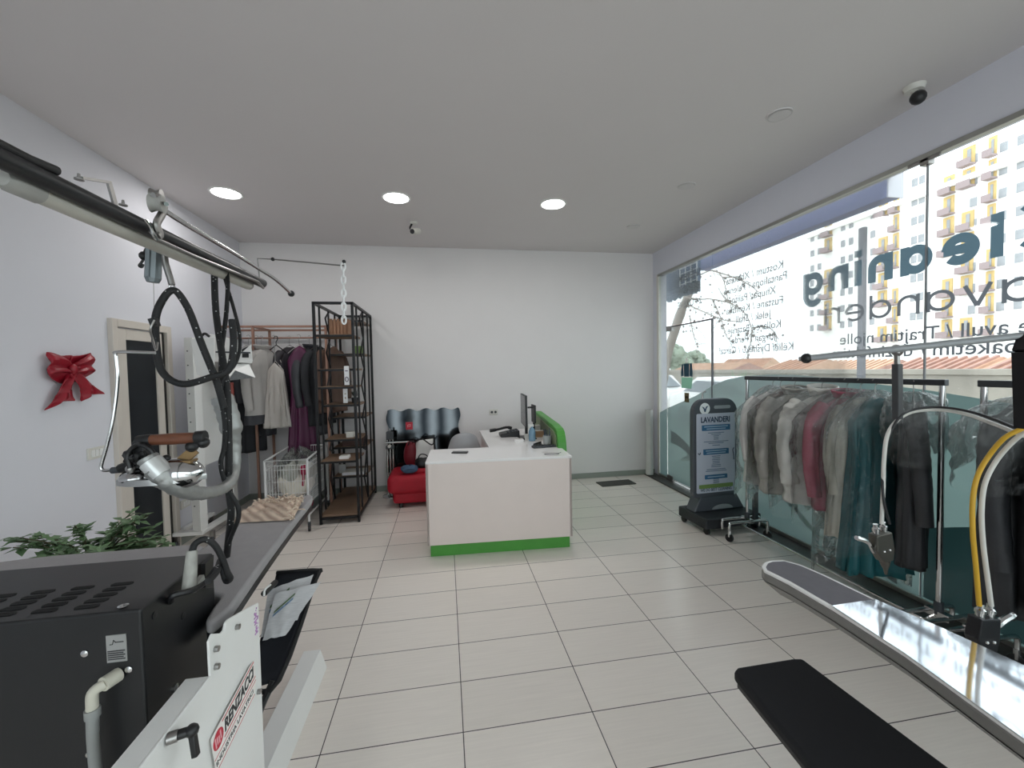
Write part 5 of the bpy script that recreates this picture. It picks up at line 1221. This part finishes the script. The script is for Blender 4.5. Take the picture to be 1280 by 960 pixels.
# ------------------------------------------------------------------ garments on hangers
cover = clear_mat('garment_cover_film', 'ffffff', 1, .1, .75, body='e3eaea', bmix=.016, trl=.4, wrinkle=1., grad=.26)
def garment(label, loc, rz, m, length, prof, sleeves=None, quilt=0, folds=.012, nf=7, cov=False, covlen=None, hook=.1, hang=True, collar=0., name='hanging_garment', cat='garment', group=None, seed=1, top0=-.02, drop=.11, trim=None, straps=False, hanger_m=None, cover_w=.05, lower=None):
    """prof: list of (fraction of length, half width, half depth)"""
    t = thing(name, label, cat, loc, rz, group)
    def lerp(f):
        for (a, w0, d0), (b, w1, d1) in zip(prof, prof[1:]):
            if f <= b:
                k = (f-a)/(b-a+1e-9); return w0+(w1-w0)*k, d0+(d1-d0)*k
        return prof[-1][1:]
    nv = 44 if quilt else 30
    wmax = lerp(.12)[0]
    def body(u, v, grow=0., L=length, sd=seed, amp=1.):
        A_ = 2*math.pi*u; w, d = lerp(v); z = top0-L*v
        fo = folds*amp*min(1, v*1.6)*(math.sin(nf*A_+sd*1.7+1.5*math.sin(v*2.3+sd))+.7*math.sin((nf*2-1)*A_+sd*3.1)) + .010*nz1(math.cos(A_)*2+sd, math.sin(A_)*2, v*5)
        q = quilt*abs(math.sin(math.pi*v*length/.105))**.6 if quilt else 0
        e = .75
        x = math.copysign(abs(math.cos(A_))**e, math.cos(A_)); y = math.copysign(abs(math.sin(A_))**e, math.sin(A_))
        sl = drop*min(1, abs(x)*w/(wmax+1e-6))**1.1*max(0, 1-v*3.2)    # sloping shoulder
        return Vector((x*(w+grow+fo*.5+q), y*(d+grow+fo+q*1.1), z-sl+(.012*nz1(A_*1.5, sd) if v > .98 else 0)))
    mb = MB().sheet(lambda u, v: body(u, v), 64, nv, closed=True); mb.f.append(tuple(range(64)))
    mb.build('body', m, t, True, local=True, ang=1.5, thick=.004)
    if lower: MB().sheet(lambda u, v: body(u, lower[1]+(lower[2]-lower[1])*v, .004), 64, 12, closed=True).build('lower_panel', lower[0], t, True, local=True, ang=1.5)
    w0, d0 = lerp(.04); wm = lerp(.1)[0]
    if sleeves:
        sl_len, sr = sleeves
        for s in (-1, 1):
            P = spline([(s*(wm*.62), 0, top0-.085), (s*(wm*.93), -.006, top0-.15), (s*(wm+.022), -.02, top0-.26), (s*(wm+.038), -.035, top0-.1-sl_len*.6), (s*(wm+.018), -.05, top0-.1-sl_len)], 8)
            n = len(P); rr = [sr*(1.12-.38*i/n)*(1+.10*nz1(i*.7, seed+s)) + (quilt*.55*abs(math.sin(math.pi*i/n*sl_len/.07))**.6 if quilt else 0) for i in range(n)]
            o = MB().tube(P, rr, 18, flat=.95).build('sleeve', m, t, True, local=True, ang=1.5)
            if trim: MB().tube([P[-2], P[-1]+(P[-1]-P[-2])*.3], rr[-1]*1.04, 16).build('cuff', trim, o, True, local=True)
    if collar:
        MB().sheet(lambda u, v: Vector(((.075+.02*v)*math.cos(2*math.pi*u), (.055+.02*v)*math.sin(2*math.pi*u)-.01, top0-.015+collar*v*(.8+.2*math.sin(2*math.pi*u)))), 26, 6, closed=True).build('collar', trim or m, t, True, local=True, thick=.01, ang=1.5)
        MB().sheet(lambda u, v: Vector((-.004+.010*v, -lerp(u)[1]-(quilt*.9)-.006, top0-.02-length*.97*u)), 20, 2).build('front_placket', trim or m, t, True, local=True, thick=.004)
    if straps:
        for s in (-1, 1): MB().tube([(s*w0*.7, 0, top0), (s*.05, 0, -.01+.02)], .004, 6).build('strap', m, t, True, local=True)
    if hang:
        hm = hanger_m or steel
        MB().tube(spline([(0, 0, -.01), (0, 0, hook-.035), (.018, 0, hook-.012), (.0, 0, hook+.012), (-.02, 0, hook)], 5), .0028, 6).tube([(-wm*.95, 0, top0-drop*.8), (0, 0, .002), (wm*.95, 0, top0-drop*.8)], .004, 6).build('hanger', hm, t, True, local=True)
    if cov:
        cl_ = covlen or length+.12
        def film_(u, v):
            A_ = 2*math.pi*u; x = math.copysign(abs(math.cos(A_))**.8, math.cos(A_)); y = math.copysign(abs(math.sin(A_))**.8, math.sin(A_))
            k = min(1, v*7.); wid = .03+(wm+cover_w+.045)*k**.8; dep = .02+(lerp(min(1, v))[1]+quilt+.035+(.02 if sleeves else 0))*k**.7
            wr = .010*math.sin(9*A_+seed+6*v)+.014*nz1(math.cos(A_)*3+seed, math.sin(A_)*3, v*7)
            return Vector((x*(wid+wr), y*(dep+wr*.8), .025-cl_*max(0, v-.02)-(drop+.01)*k*abs(x)))
        MB().sheet(film_, 60, 40, closed=True).build('plastic_cover', cover, t, True, local=True, ang=2)
    return t
JK = [(0, .09, .05), (.05, .2, .07), (.2, .215, .095), (.6, .22, .105), (1, .235, .11)]
CO = [(0, .09, .05), (.04, .2, .065), (.2, .205, .085), (.6, .2, .085), (1, .22, .095)]
DR = [(0, .05, .04), (.06, .15, .05), (.3, .13, .05), (.45, .14, .055), (1, .23, .10)]
GX = 2.735
wfab = mat('white_cotton', 'dcdad8', .85, var=.06, bump=.2, bscale=30)
taup = mat('brown_knit', '80665d', .85, var=.1, bump=.2, bscale=120)
gpuf = mat('stone_padded', 'aba7a0', .6, var=.07, bump=.25, bscale=22)
lpuf = mat('pale_padded', 'd2d0ca', .55, var=.06, bump=.25, bscale=22)
burg = mat('burgundy_leather', '9a4a5c', .5, var=.12, bump=.35, bscale=20)
beig = mat('beige_cloth', 'c4beb0', .85, var=.06, bump=.2, bscale=40)
teal = mat('teal_satin', '1b5a60', .55, var=.15, bump=.2, bscale=14)
blkf = mat('black_cloth', '27282c', .55, var=.25, bump=.3, bscale=30)
def rh(y, X=GX): return (X, y, 1.405)
HK = .085
RG = 'garments under plastic on the long rolling rack'
garment('white cotton garment with a brown knit beside it, in plastic nearest the pavement sign', rh(3.12, 2.77), R(-14), wfab, .80, CO, (.5, .055), folds=.014, cov=True, covlen=.88, cover_w=.01, hook=HK, seed=1, group=RG)
garment('brown knit top hanging tight behind the white garment in plastic', rh(3.0), R(-16), taup, .62, [(0, .09, .04), (.05, .18, .04), (.3, .17, .045), (1, .17, .05)], None, folds=.008, cov=False, hook=HK, seed=4, group=RG)
garment('stone grey padded jacket in plastic next to the white garment', rh(2.86), R(-20), gpuf, .80, JK, (.58, .066), quilt=.015, folds=.006, cov=True, covlen=.86, hook=HK, seed=2, collar=.07, group=RG)
garment('pale quilted puffer jacket with thick hood in plastic', rh(2.62), R(-22), lpuf, .80, JK, (.56, .07), quilt=.018, folds=.008, cov=True, covlen=.86, hook=HK, seed=3, collar=.09, group=RG)
garment('burgundy leather jacket in plastic between the pale puffer and the beige coat', rh(2.43), R(-20), burg, .80, [(0, .09, .05), (.05, .2, .07), (.3, .2, .08), (1, .205, .085)], (.6, .058), folds=.008, cov=True, covlen=.86, hook=HK, seed=5, collar=.06, group=RG)
garment('long beige coat in plastic beside the teal dress', rh(2.335), R(-18), beig, .95, [(0, .08, .04), (.05, .17, .05), (.3, .165, .05), (.6, .17, .055), (1, .2, .07)], (.55, .04), folds=.010, cov=True, covlen=1.2, hook=HK, seed=6, group=RG, cover_w=.03)
garment('long teal satin dress under clear plastic', rh(2.24), R(-14), teal, 1.14, [(0, .05, .04), (.05, .15, .05), (.3, .14, .05), (.6, .16, .06), (1, .2, .085)], None, folds=.022, nf=9, cov=True, covlen=.98, hook=HK, seed=7, group=RG)
garment('black leather jacket in plastic, last before the chrome post', rh(2.02), R(38), blkf, .98, [(0, .07, .04), (.05, .14, .055), (.3, .135, .06), (1, .14, .065)], (.6, .05), folds=.008, cov=True, covlen=.3, hook=HK, seed=8, group=RG, cover_w=.02)
garment('long black coat with plastic over its shoulders on the second rolling rack', (2.76, 1.56, 1.405), R(0), blkf, 1.0, [(0, .09, .05), (.05, .19, .08), (.3, .19, .09), (1, .2, .1)], (.66, .06), folds=.012, cov=True, covlen=.34, hook=HK, seed=9, group=None)
garment('dark green garment hanging behind the long black coat', (2.76, 1.36, 1.405), R(0), mat('dark_green_cloth', '23332f', .8, var=.15), .95, CO, (.6, .055), folds=.012, hook=HK, seed=10)

# garments on the copper rack
G2 = 'garments on the copper rack'
hz = 2.035-.085
blk2 = mat('charcoal_suit', '25262a', .8, var=.15)
def gc(x): return (at_y(x, 430, 5.33).x, 5.33, hz)
garment('black suit hanging long beside the white machine head on the copper rack', (at_y(311, 430, 5.2).x, 5.2, hz), R(35), blk2, 1.22, [(0, .08, .05), (.05, .2, .07), (.4, .19, .08), (.48, .14, .06), (1, .14, .06)], (.58, .055), folds=.006, seed=11, group=G2)
garment('dark grey trousers and jacket behind the pale grey coat on the copper rack', (at_y(321, 430, 5.26).x, 5.26, hz), R(40), mat('slate_suit', '3a3b40', .8, var=.1), 1.05, [(0, .08, .05), (.05, .19, .06), (.5, .18, .07), (1, .16, .07)], (.55, .05), folds=.006, seed=12, group=G2)
garment('pale grey coat beside the white dress on the copper rack', (at_y(327, 430, 5.09).x, 5.09, hz-.02), R(62), mat('mid_grey_wool', 'a9a5a2', .85, var=.06), .86, CO, (.6, .055), folds=.008, seed=13, cov=False, collar=.05, cover_w=.0, group=G2, lower=(mat('slate_suit', '3a3b40'), .88, 1.0))
garment('white strappy dress with pleated skirt under the empty black hanger', (at_y(344, 450, 5.07).x, 5.07, 1.755), R(8), mat('ivory_chiffon', 'b7b1ac', .8, var=.05), .74, [(0, .085, .04), (.1, .085, .05), (.3, .09, .06), (1, .135, .09)], None, folds=.014, nf=12, seed=14, straps=True, hook=.28, group=G2)
garment('dark jacket hanging beside the long magenta dress', gc(362), R(62), mat('plum_black', '2e2a31', .6, var=.15), .72, CO, (.5, .05), folds=.006, seed=15, group=G2)
garment('long magenta satin dress below the dark jackets on the copper rack', (at_y(374, 430, 5.16).x, 5.16, hz), R(25), mat('magenta_satin', '4d163b', .5, var=.15), 1.38, [(0, .05, .035), (.05, .13, .05), (.4, .10, .05), (1, .17, .1)], None, folds=.014, seed=16, group=G2)
garment('charcoal leather coat nearest the magenta dress, towards the black tower', gc(387), R(60), mat('charcoal_leather', '34353a', .45, var=.2, bump=.2, bscale=20), 1.08, CO, (.62, .06), folds=.008, seed=17, collar=.05, group=G2)
garment('black coat hanging right behind the tower posts on the copper rack', gc(397), R(62), blk2, .95, CO, (.6, .055), folds=.008, seed=18, group=G2)
garment('brown jacket at the far end of the copper rack, seen through the black tower', gc(413), R(62), mat('brown_jacket', '5d463b', .7, var=.15), .8, CO, (.55, .055), folds=.008, seed=19, group=G2)
# empty black hanger
q = at_y(345, 424, 5.2)
t = thing('coat_hanger', 'empty black plastic hanger in front of the white dress', 'hanger', q)
hh = Vector((q.x, 5.2, 2.03))
MB().tube(spline([hh+Vector((-.02, 0, -.02)), hh+Vector((-.015, 0, .01)), hh+Vector((.012, 0, .012)), hh+Vector((.016, 0, -.02)), hh+Vector((0, 0, -.05)), hh+Vector((0, 0, -.085))], 5), .006, 8).build('hook', black, t, True)
MB().tube([hh+Vector((0, 0, -.085)), hh+Vector((-.10, 0, -.17)), hh+Vector((-.1, 0, -.19)), hh+Vector((.1, 0, -.19)), hh+Vector((.10, 0, -.17))], .008, 8, closed=True).build('shoulder_bar', black, t, True)

# ------------------------------------------------------------------ rolling racks
def rrack(label, xr, y0, y1, zr, flip=1):
    t = thing('rolling_rack', label, 'clothes rack', (xr, (y0+y1)/2, 0), 0, 'chrome rolling clothes racks')
    MB().bb((xr-.016, y1-.02, zr-.035), (xr+.016, y0+.02, zr)).build('top_rail', mat('rail_grey', '4b4e52', .3, metal=.7), t, bevel=.004)
    for y in (y0, y1):
        MB().tube([(xr, y, .17), (xr, y, zr-.03)], .0145, 12).build('post', chrome, t, True)
        MB().tube([(xr, y, .17), (xr, y, .24)], .022, 12).build('post_socket', dgrey, t, True)
        for dy in (-.05, .05):
            o = MB().tube(spline([(xr-.22, y+dy, .08), (xr-.22, y+dy, .15), (xr-.19, y+dy, .17), (xr, y+dy, .17), (xr+.14, y+dy, .17), (xr+.17, y+dy, .15), (xr+.17, y+dy, .08)], 6), .0125, 10).build('foot_tube', chrome, t, True)
            if dy*flip < 0:
                for dx in (-.22, .17): 
                    w = MB().lathe([(.008, -.012), (.036, -.01), (.036, .01), (.008, .012)], (xr+dx, y+dy, .037), (1, .4, 0), 16).build('caster', black, t, True)
                    MB().tube([(xr+dx, y+dy, .045), (xr+dx, y+dy, .1)], .014, 8).build('caster_fork', chrome, t, True)
        MB().bb((xr-.02, y-.06, .15), (xr+.02, y+.06, .19)).build('cross_plate', chrome, t, bevel=.004)
    MB().tube([(xr-.05, y0, .12), (xr-.05, y1, .12)], .011, 10).tube([(xr, y0, .17), (xr-.05, y0-.03, .12)], .011, 8).tube([(xr, y1, .17), (xr-.05, y1+.03, .12)], .011, 8).build('bottom_rail', chrome, t, True)
    return t
rk1 = rrack('long chrome rolling rack full of plastic covered garments along the shop window', 2.74, 3.385, 1.88, 1.505)
ux_ = at_y(944, 620, 3.4).x
MB().bb((ux_-.022, 3.385, .12), (ux_+.022, 3.415, .62)).build('dark_upright', dgrey, rk1, bevel=.003)
rrack('second chrome rolling rack carrying the long black coat', 2.74, 1.70, .2, 1.505)

# ------------------------------------------------------------------ LAVANDERI sign
SR = R(4)
sg = thing('pavement_sign', 'dark grey stand-up laundry sign reading LAVANDERI on a black wheeled base', 'sign', (2.68, 3.72, 0), SR)
def S(x, y, z): return WM[sg] @ Vector((x, y, z))
def SB(): return MB(WM[sg].copy())
sgr = mat('sign_grey', '4a4e55', .5, var=.03)
SB().prism([(-.31, -.22, .06), (.31, -.22, .06), (.31, .2, .06), (-.31, .2, .06)], (0, 0, .1)).build('base', mat('sign_base_black', '26292d', .55, var=.06), sg, bevel=.012)
SB().prism([(-.29, -.03, .16), (.29, -.03, .16), (.20, -.015, .33), (-.20, -.015, .33)], (0, .14, 0)).build('neck', sgr, sg, bevel=.01)
SB().prism([(-.06+.12*math.cos(a)*1.0+.09, -.036, .175+.045*math.sin(a)) for a in [math.pi*i/12 for i in range(13)]], (0, .006, 0)).build('neck_recess', mat('recess_pale', '9ba0a3', .5), sg)
for x in (-.27, .27):
    for y in (-.18, .16): SB().lathe([(.01, -.015), (.034, -.012), (.034, .012), (.01, .015)], (x, y, .034), (1, 0, 0), 14).build('wheel', black, sg, True)
W2, zb0, zt0 = .235, .32, 1.22
BM = WM[sg] @ Matrix.Translation((-.04, 0, .30)) @ Matrix.Scale(1.09, 4) @ Matrix.Translation((0, 0, -.32))
def SB(): return MB(BM.copy())
def rrect(w, z0, z1, rt, rb, n=7):
    pts = []
    for cx, cz, r, a0 in ((w-rt, z1-rt, rt, 0), (-w+rt, z1-rt, rt, 90), (-w+rb, z0+rb, rb, 180), (w-rb, z0+rb, rb, 270)):
        for i in range(n): a = R(a0+90*i/(n-1)); pts.append((cx+r*math.cos(a), cz+r*math.sin(a)))
    return pts
SB().prism([(x, -.02, z) for x, z in rrect(W2, zb0, zt0, .13, .05)], (0, .055, 0)).build('board', sgr, sg, bevel=.012, seg=3)
face = SB().prism([(x, -.024, z) for x, z in rrect(W2-.032, zb0+.04, zt0-.135, .012, .012)], (0, .005, 0)).build('poster', mat('poster_white', 'c2c7d4', .35, var=.01), sg)
SB().prism([(x+.06, -.0205, z) for x, z in [(a, b) for a, b in [(-.07, 1.125), (.09, 1.125), (.1, 1.14), (.09, 1.155), (-.07, 1.155), (-.08, 1.14)]]], (0, .003, 0)).build('hand_slot', mat('recess_pale', '9ba0a3'), sg)
SB().lathe([(.001, .0), (.052, .0), (.052, .004)], (-.115, -.019, 1.13), (0, -1, 0), 26).build('logo_disc', mat('logo_white', 'e8ecec', .4), sg, True)
lg = mat('logo_blue', '33506b', .5)
g = SB(); g.prism([(-.115+a, -.0235, 1.13+b) for a, b in [(-.034, .022), (-.01, .012), (0, -.004), (.012, .02), (.034, .026), (.016, .002), (.006, -.03), (-.006, -.03), (-.014, -.004)]], (0, -.001, 0)); g.build('logo_mark', lg, sg)
SM = lambda x, z: BM @ frame3((x, -.0248, z), (1, 0, 0), (0, 0, 1))
tn = mat('sign_text_navy', '2b3f57', .5, var=.01)
text('LAVANDERI', tn, face, SM(-.158, 1.005), .305, .05, bold=.003)
sb = mat('sign_blue', '36688f', .5, var=.12, scale=9); sgn = mat('sign_green', '74904f', .5, var=.05)
def sbar(x, z, w, h, m, nm): SB().prism([(a, -.0246, b) for a, b in [(x-w/2+.006, z-h/2), (x+w/2, z-h/2), (x+w/2, z+h/2-.006), (x+w/2-.006, z+h/2), (x-w/2, z+h/2), (x-w/2, z-h/2+.006)]], (0, -.001, 0)).build(nm, m, face)
sbar(.0, .955, .3, .052, sb, 'blue_banner'); sbar(.0, .735, .27, .052, sb, 'blue_banner'); sbar(.0, .505, .24, .04, sb, 'blue_banner'); sbar(0, .415-.055+.06, .36, .036, sgn, 'green_banner')
ln = mat('sign_line_blue', '5f7590', .5, var=.02); lw = mat('sign_line_pale', 'a9c2d6', .5)
g = SB(); rr_ = random.Random(3)
for z, w in [(.905, .17), (.89, .1), (.875, .06), (.86, .05), (.845, .05), (.825, .26), (.81, .16), (.79, .08)]+[(.69-.016*i, .1-.04*rr_.random()) for i in range(7)]+[(.57, .2), (.555, .22)]+[(.475-.0, .0)]: g.bb((-w/2, -.0256, z), (w/2, -.0246, z+.006))
for z in (.48, .468, .456, .444): g.bb((-.03, -.0256, z), (.03, -.0246, z+.006))
g.build('small_lines', ln, face)
g = SB()
for z, w in ((.965, .25), (.945, .2), (.745, .22), (.725, .2), (.505, .18)): g.bb((-w/2, -.0266, z-.004), (w/2, -.0256, z+.004))
g.build('banner_lines', lw, face)
text('WE DO BEST CLEANING', tn, face, SM(-.165, .375), .33, .026, bold=.0015)
g = SB(); g.tube(spline([(-.19, -.026, .73), (-.175, -.026, .715), (-.165, -.026, .735)], 4), .004, 5); g.tube(spline([(.19, -.026, .76), (.178, -.026, .74), (.185, -.026, .7), (.188, -.026, .65)], 4), .004, 5); g.build('poster_curls', tn, face)

# ------------------------------------------------------------------ ironing table by the window
rt = thing('ironing_table', 'white rimmed ironing table with a glossy clear film over its grey cloth, near the window', 'ironing table', (1.45, .9, 0))
ZR = .75
tip = [at_z(x, y, ZR) for x, y in ((952, 708), (955, 703), (962, 700.5), (980, 700), (1002, 706), (1030, 718), (1095, 749), (1180, 787), (1280, 833))]
lef = [at_z(x, y, ZR) for x, y in ((955, 713), (985, 728), (1040, 760), (1130, 817), (1280, 925))]
def outl(s):
    c = Vector((1.45, 1.0, ZR))
    pts = [lef[-1]+(lef[-1]-lef[-2])*1.5]+lef[::-1]+tip+[tip[-1]+(tip[-1]-tip[-2])*2.]
    return [p for p in pts]
op = outl(1)
n_ = len(op)
def inset(pts, d):
    res = []
    for i, p in enumerate(pts):
        a = pts[i-1]; b = pts[(i+1) % len(pts)]; t_ = (b-a).normalized(); res.append(p+Vector((t_.y, -t_.x, 0))*d)
    return res
rimm = mat('white_board_rim', 'eceae8', .25, var=.01)
MB().prism([(p.x, p.y, ZR-.045) for p in op], (0, 0, .036)).build('board', mat('board_side_grey', '7b7875', .5), rt, bevel=.006)
MB().prism([(p.x, p.y, ZR-.010) for p in op], (0, 0, .010)).build('rim', rimm, rt, bevel=.003)
ins = inset(op, .016)
if (ins[3]-Vector((1.45, 1.0, ZR))).length > (op[3]-Vector((1.45, 1.0, ZR))).length: ins = inset(op, -.016)
MB().prism([(p.x, p.y, ZR-.001) for p in ins], (0, 0, .0025)).build('grey_cloth', mat('grey_ironing_cloth_window', '6f6d73', .8, var=.05, scale=30, bump=.1, bscale=300), rt)
fa, fb = at_z(1040, 758, ZR), at_z(1094, 750, ZR)
fpoly = [fa]+[q for q in lef[3:]]+[op[0]]+[op[-1]]+[q for q in tip[::-1] if q.y < fb.y]+[fb]
filmm = mat('glossy_silver_film', 'e6ebf4', .065, metal=.93, var=.03, scale=3)
MB().prism([(p.x, p.y, ZR+.002) for p in fpoly], (0, 0, .0015)).build('clear_film', filmm, rt)
c_ = Vector((1.45, .9, 0)); und = [(c_.x+(p.x-c_.x)*.93+.02, c_.y+(p.y-c_.y)*.97) for p in op]
gr_ = mat('board_underside_grey', '8d8a86', .5)
mb = MB(); nn = len(op)
mb.add([Vector((p.x, p.y, ZR-.045)) for p in op]+[Vector((x+.03, y, ZR-.10)) for x, y in und], [(i, (i+1) % nn, nn+(i+1) % nn, nn+i) for i in range(nn)]+[tuple(range(nn, 2*nn))]); mb.build('underside', gr_, rt, True)
MB().bb((1.42, .0, .1), (1.62, .45, ZR-.1)).bb((1.3, -.1, 0), (1.75, .5, .1)).build('cabinet', white, rt, bevel=.01)
# post, rod and hook above it
YR = 1.42
ra, rb_ = at_y(1008, 448, YR), at_y(1285, 419, 1.0)
MB().tube([ra, rb_+(rb_-ra)*.2], .0115, 12).build('rail_tube', mat('pale_grey_rail', 'a3a7aa', .4, metal=.3), rt, True)
MB().ball(ra, .02).build('end_knob', black, rt, True)
MB().cyl(ra, ra-(rb_-ra)*.045, .009).build('end_tip', steel, rt, True)
pm_ = at_y(1283, 440, 1.0); 
MB().bar(at_y(1277, 440, 1.0), at_y(1280, 535, 1.0), .03, .03).bar(rb_, at_y(1277, 440, 1.0), .03, .03).build('hook_post', blackm, rt)
MB().tube([rb_+(rb_-ra)*.2, rb_+(rb_-ra)*.2+Vector((0, -.2, 0)), (1.9, .3, 1.4), (1.7, .25, .6), (1.6, .25, .4)], .016, 10).build('mast', greym, rt, True)
# black padded lower board
pd = thing('padded_board', 'narrow black padded board lower than the white rimmed ironing table', 'ironing board', (1.2, 1.0, .5))
ZP = .5
pk = [at_z(x, y, ZP) for x, y in ((917, 838), (922, 833), (990, 822), (1003, 822), (1015, 831), (1200, 968))]
pk2 = at_z(1030, 975, ZP); pk3 = at_z(927, 850, ZP)
po = pk+[pk[-1]+(pk[-1]-pk[-2])*.4, pk2+(pk2-pk3)*.6, pk2, pk3]
MB().prism([(p.x, p.y, ZP-.04) for p in po], (0, 0, .04)).build('pad', mat('black_pad_cloth', '17181c', .9, var=.06, scale=40), pd, True, bevel=.012, seg=3)
cx_ = sum(p.x for p in po)/len(po); cy_ = sum(p.y for p in po)/len(po)
MB().prism([(cx_+(p.x-cx_)*.93, cy_+(p.y-cy_)*.97, ZP-.06) for p in po], (0, 0, .02)).build('board_base', black, pd)
MB().cyl((1.17, .82, 0), (1.17, .82, ZP-.05), .03).bb((1.0, .7, 0), (1.34, .94, .03)).build('stand', blackm, pd, True)

# spring balancer bar, hoses and spray guns
YG = 1.42
t = thing('hanging_bar', 'dark square bar hanging from the grey rod above the hose arch', 'balancer', at_y(1122, 455, YG))
a, b = at_y(1121.5, 455, YG), at_y(1122, 524, YG)
MB().bar(a, b, .026, .026).build('bar', mat('bar_grey', '3d3e41', .5), t, bevel=.003)
MB().bar(at_y(1121, 434, YG), a, .014, .014).torus(at_y(1121, 438, YG), .02, .005, (1, 0, .2)).build('hook_clamp', steel, t, True)
def duo(name, label, pts, r, m): return tag(MB().tube(spline(pts, 9), r, 12).build(name, m, None, True), label, 'hose')
wh = mat('white_hose', 'd6d4ce', .45, var=.03); yh = mat('yellow_hose', 'cfa22c', .45, var=.06); bh = mat('black_hose', '232326', .45)
duo('white_hose', 'white hose arching over from the dark post down to the chrome spray gun', [at_y(x, y, YG+d) for x, y, d in ((1290, 548, -.35), (1270, 541, -.3), (1240, 529, -.2), (1205, 517, -.12), (1170, 512, -.04), (1140, 515, 0), (1121, 526, 0), (1109, 545, 0), (1105, 575, 0), (1104, 610, .0), (1102, 655, 0))], .0072, wh)
duo('black_hose', 'black hose clipped to the white hose along the same arch above the chrome spray gun', [at_y(x, y, YG-.012+d) for x, y, d in ((1290, 542, -.35), (1270, 535, -.3), (1240, 523, -.2), (1205, 513, -.12), (1172, 509, -.04), (1142, 512, 0), (1124, 522, 0), (1111, 548, .01), (1104, 585, .02), (1104, 620, .0), (1112, 655, 0))], .005, bh)
def gun(label, M, m, lev, nm='spray_gun'):
    t = thing(nm, label, 'spray gun', M.translation)
    MB(M).prism([(-.03, 0, .0), (.03, 0, .0), (.034, 0, -.06), (.024, 0, -.095), (-.012, 0, -.095), (-.034, 0, -.05)], (0, .03, 0)).build('body', m, t, bevel=.004)
    for x in (-.014, .016):
        MB(M).lathe([(.009, 0), (.009, .012), (.011, .012), (.011, .02), (.007, .024), (.007, .034)], (x, .015, -.002), (0, 0, 1), 12).build('fitting', chrome, t, True)
    MB(M).tube(spline([(-.03*lev, .015, -.06), (-.05*lev, .015, -.02), (-.085*lev, .015, .0), (-.092*lev, .015, .004)], 5), [.006]*5+[.008]*6+[.007]*5, 8).build('lever', chrome, t, True)
    MB(M).lathe([(.016, 0), (.012, .018), (.007, .03), (.004, .05)], (.006, .015, -.094), (0, 0, -1), 12).build('nozzle', m, t, True)
    for x in (-.01, .012): MB(M).ball((x, -.001, -.055), .0045, 8).build('screw', chrome, t, True)
gm = mat('gun_metal', '5a5751', .35, metal=.6)
s1 = at_y(1106, 668, YG)
gun('chrome and grey spray gun with a lever hanging on the white and black hoses', frame3(s1, (1, 0, 0), (0, 1, 0)) @ Matrix.Rotation(R(-8), 4, 'Y') @ Matrix.Scale(1.28, 4), gm, 1)
s2 = at_y(1240, 775, 1.12)
gun('black spray gun hanging on the yellow and pale hoses above the glossy film', frame3(s2, (1, 0, 0), (0, 1, 0)) @ Matrix.Rotation(R(6), 4, 'Y') @ Matrix.Scale(1.42, 4), mat('gun_black', '242428', .4, metal=.3), -1)
Yh = 1.135
duo('yellow_hose', 'yellow hose hanging in a long bow to the black spray gun', [at_y(x, y, Yh+d) for x, y, d in ((1290, 530, -.1), (1275, 537, -.08), (1255, 548, -.05), (1236, 570, 0), (1222, 595, 0), (1216, 625, 0), (1216, 665, 0), (1220, 710, 0), (1224, 757, 0))], .0072, yh)
duo('pale_hose', 'pale cream hose hanging beside the yellow hose down to the black spray gun', [at_y(x, y, Yh+d) for x, y, d in ((1295, 533, -.1), (1280, 541, -.08), (1262, 556, -.04), (1244, 578, 0), (1231, 605, 0), (1227, 640, 0), (1229, 680, 0), (1234, 720, 0), (1239, 757, 0))], .0072, wh)
# floor mat near the glass door and dark scrap
t = tag(MB().box((2.3, 5.35, .006), (.5, .22, .012), .05).build('floor_mat', mat('dark_mat', '4a4a46', .9, var=.1), None, bevel=.003), 'small dark floor mat near the end of the back wall', 'mat')
# curtain-like pale bundle in the back corner
t = tag(MB().sheet(lambda u, v: Vector((2.93+.05*math.cos(6.283*u)*(1-.3*math.sin(3*v))+.012*math.sin(5*6.283*u), 5.6+.05*math.sin(6.283*u), .03+.95*v)), 24, 12, closed=True).build('furled_curtain', mat('pale_curtain', 'c9c9c6', .8, var=.05), None, True), 'pale furled cloth standing in the back corner beside the glass', 'curtain')

# ------------------------------------------------------------------ light
w = bpy.data.worlds.new('sky'); sc.world = w; w.use_nodes = True
bg = w.node_tree.nodes['Background']; N = w.node_tree.nodes; L = w.node_tree.links
tc = N.new('ShaderNodeTexCoord'); nz = N.new('ShaderNodeTexNoise'); nz.inputs['Scale'].default_value = 2; nz.inputs['Detail'].default_value = 3
mr = N.new('ShaderNodeMix'); mr.data_type = 'RGBA'; mr.inputs[6].default_value = (.86, .91, 1, 1); mr.inputs[7].default_value = (1, 1, 1, 1)
L.new(tc.outputs['Generated'], nz.inputs['Vector']); L.new(nz.outputs['Fac'], mr.inputs[0]); L.new(mr.outputs[2], bg.inputs[0])
bg.inputs[1].default_value = SKY
sc.view_settings.view_transform = 'Standard'; sc.view_settings.look = 'None'; sc.view_settings.exposure = EXPO; sc.view_settings.gamma = 1
sc.cycles.use_denoising = True; sc.cycles.max_bounces = 10; sc.cycles.diffuse_bounces = 5; sc.cycles.transparent_max_bounces = 24
sc.cycles.sample_clamp_indirect = 6
sc.cycles.caustics_reflective = False; sc.cycles.caustics_refractive = False
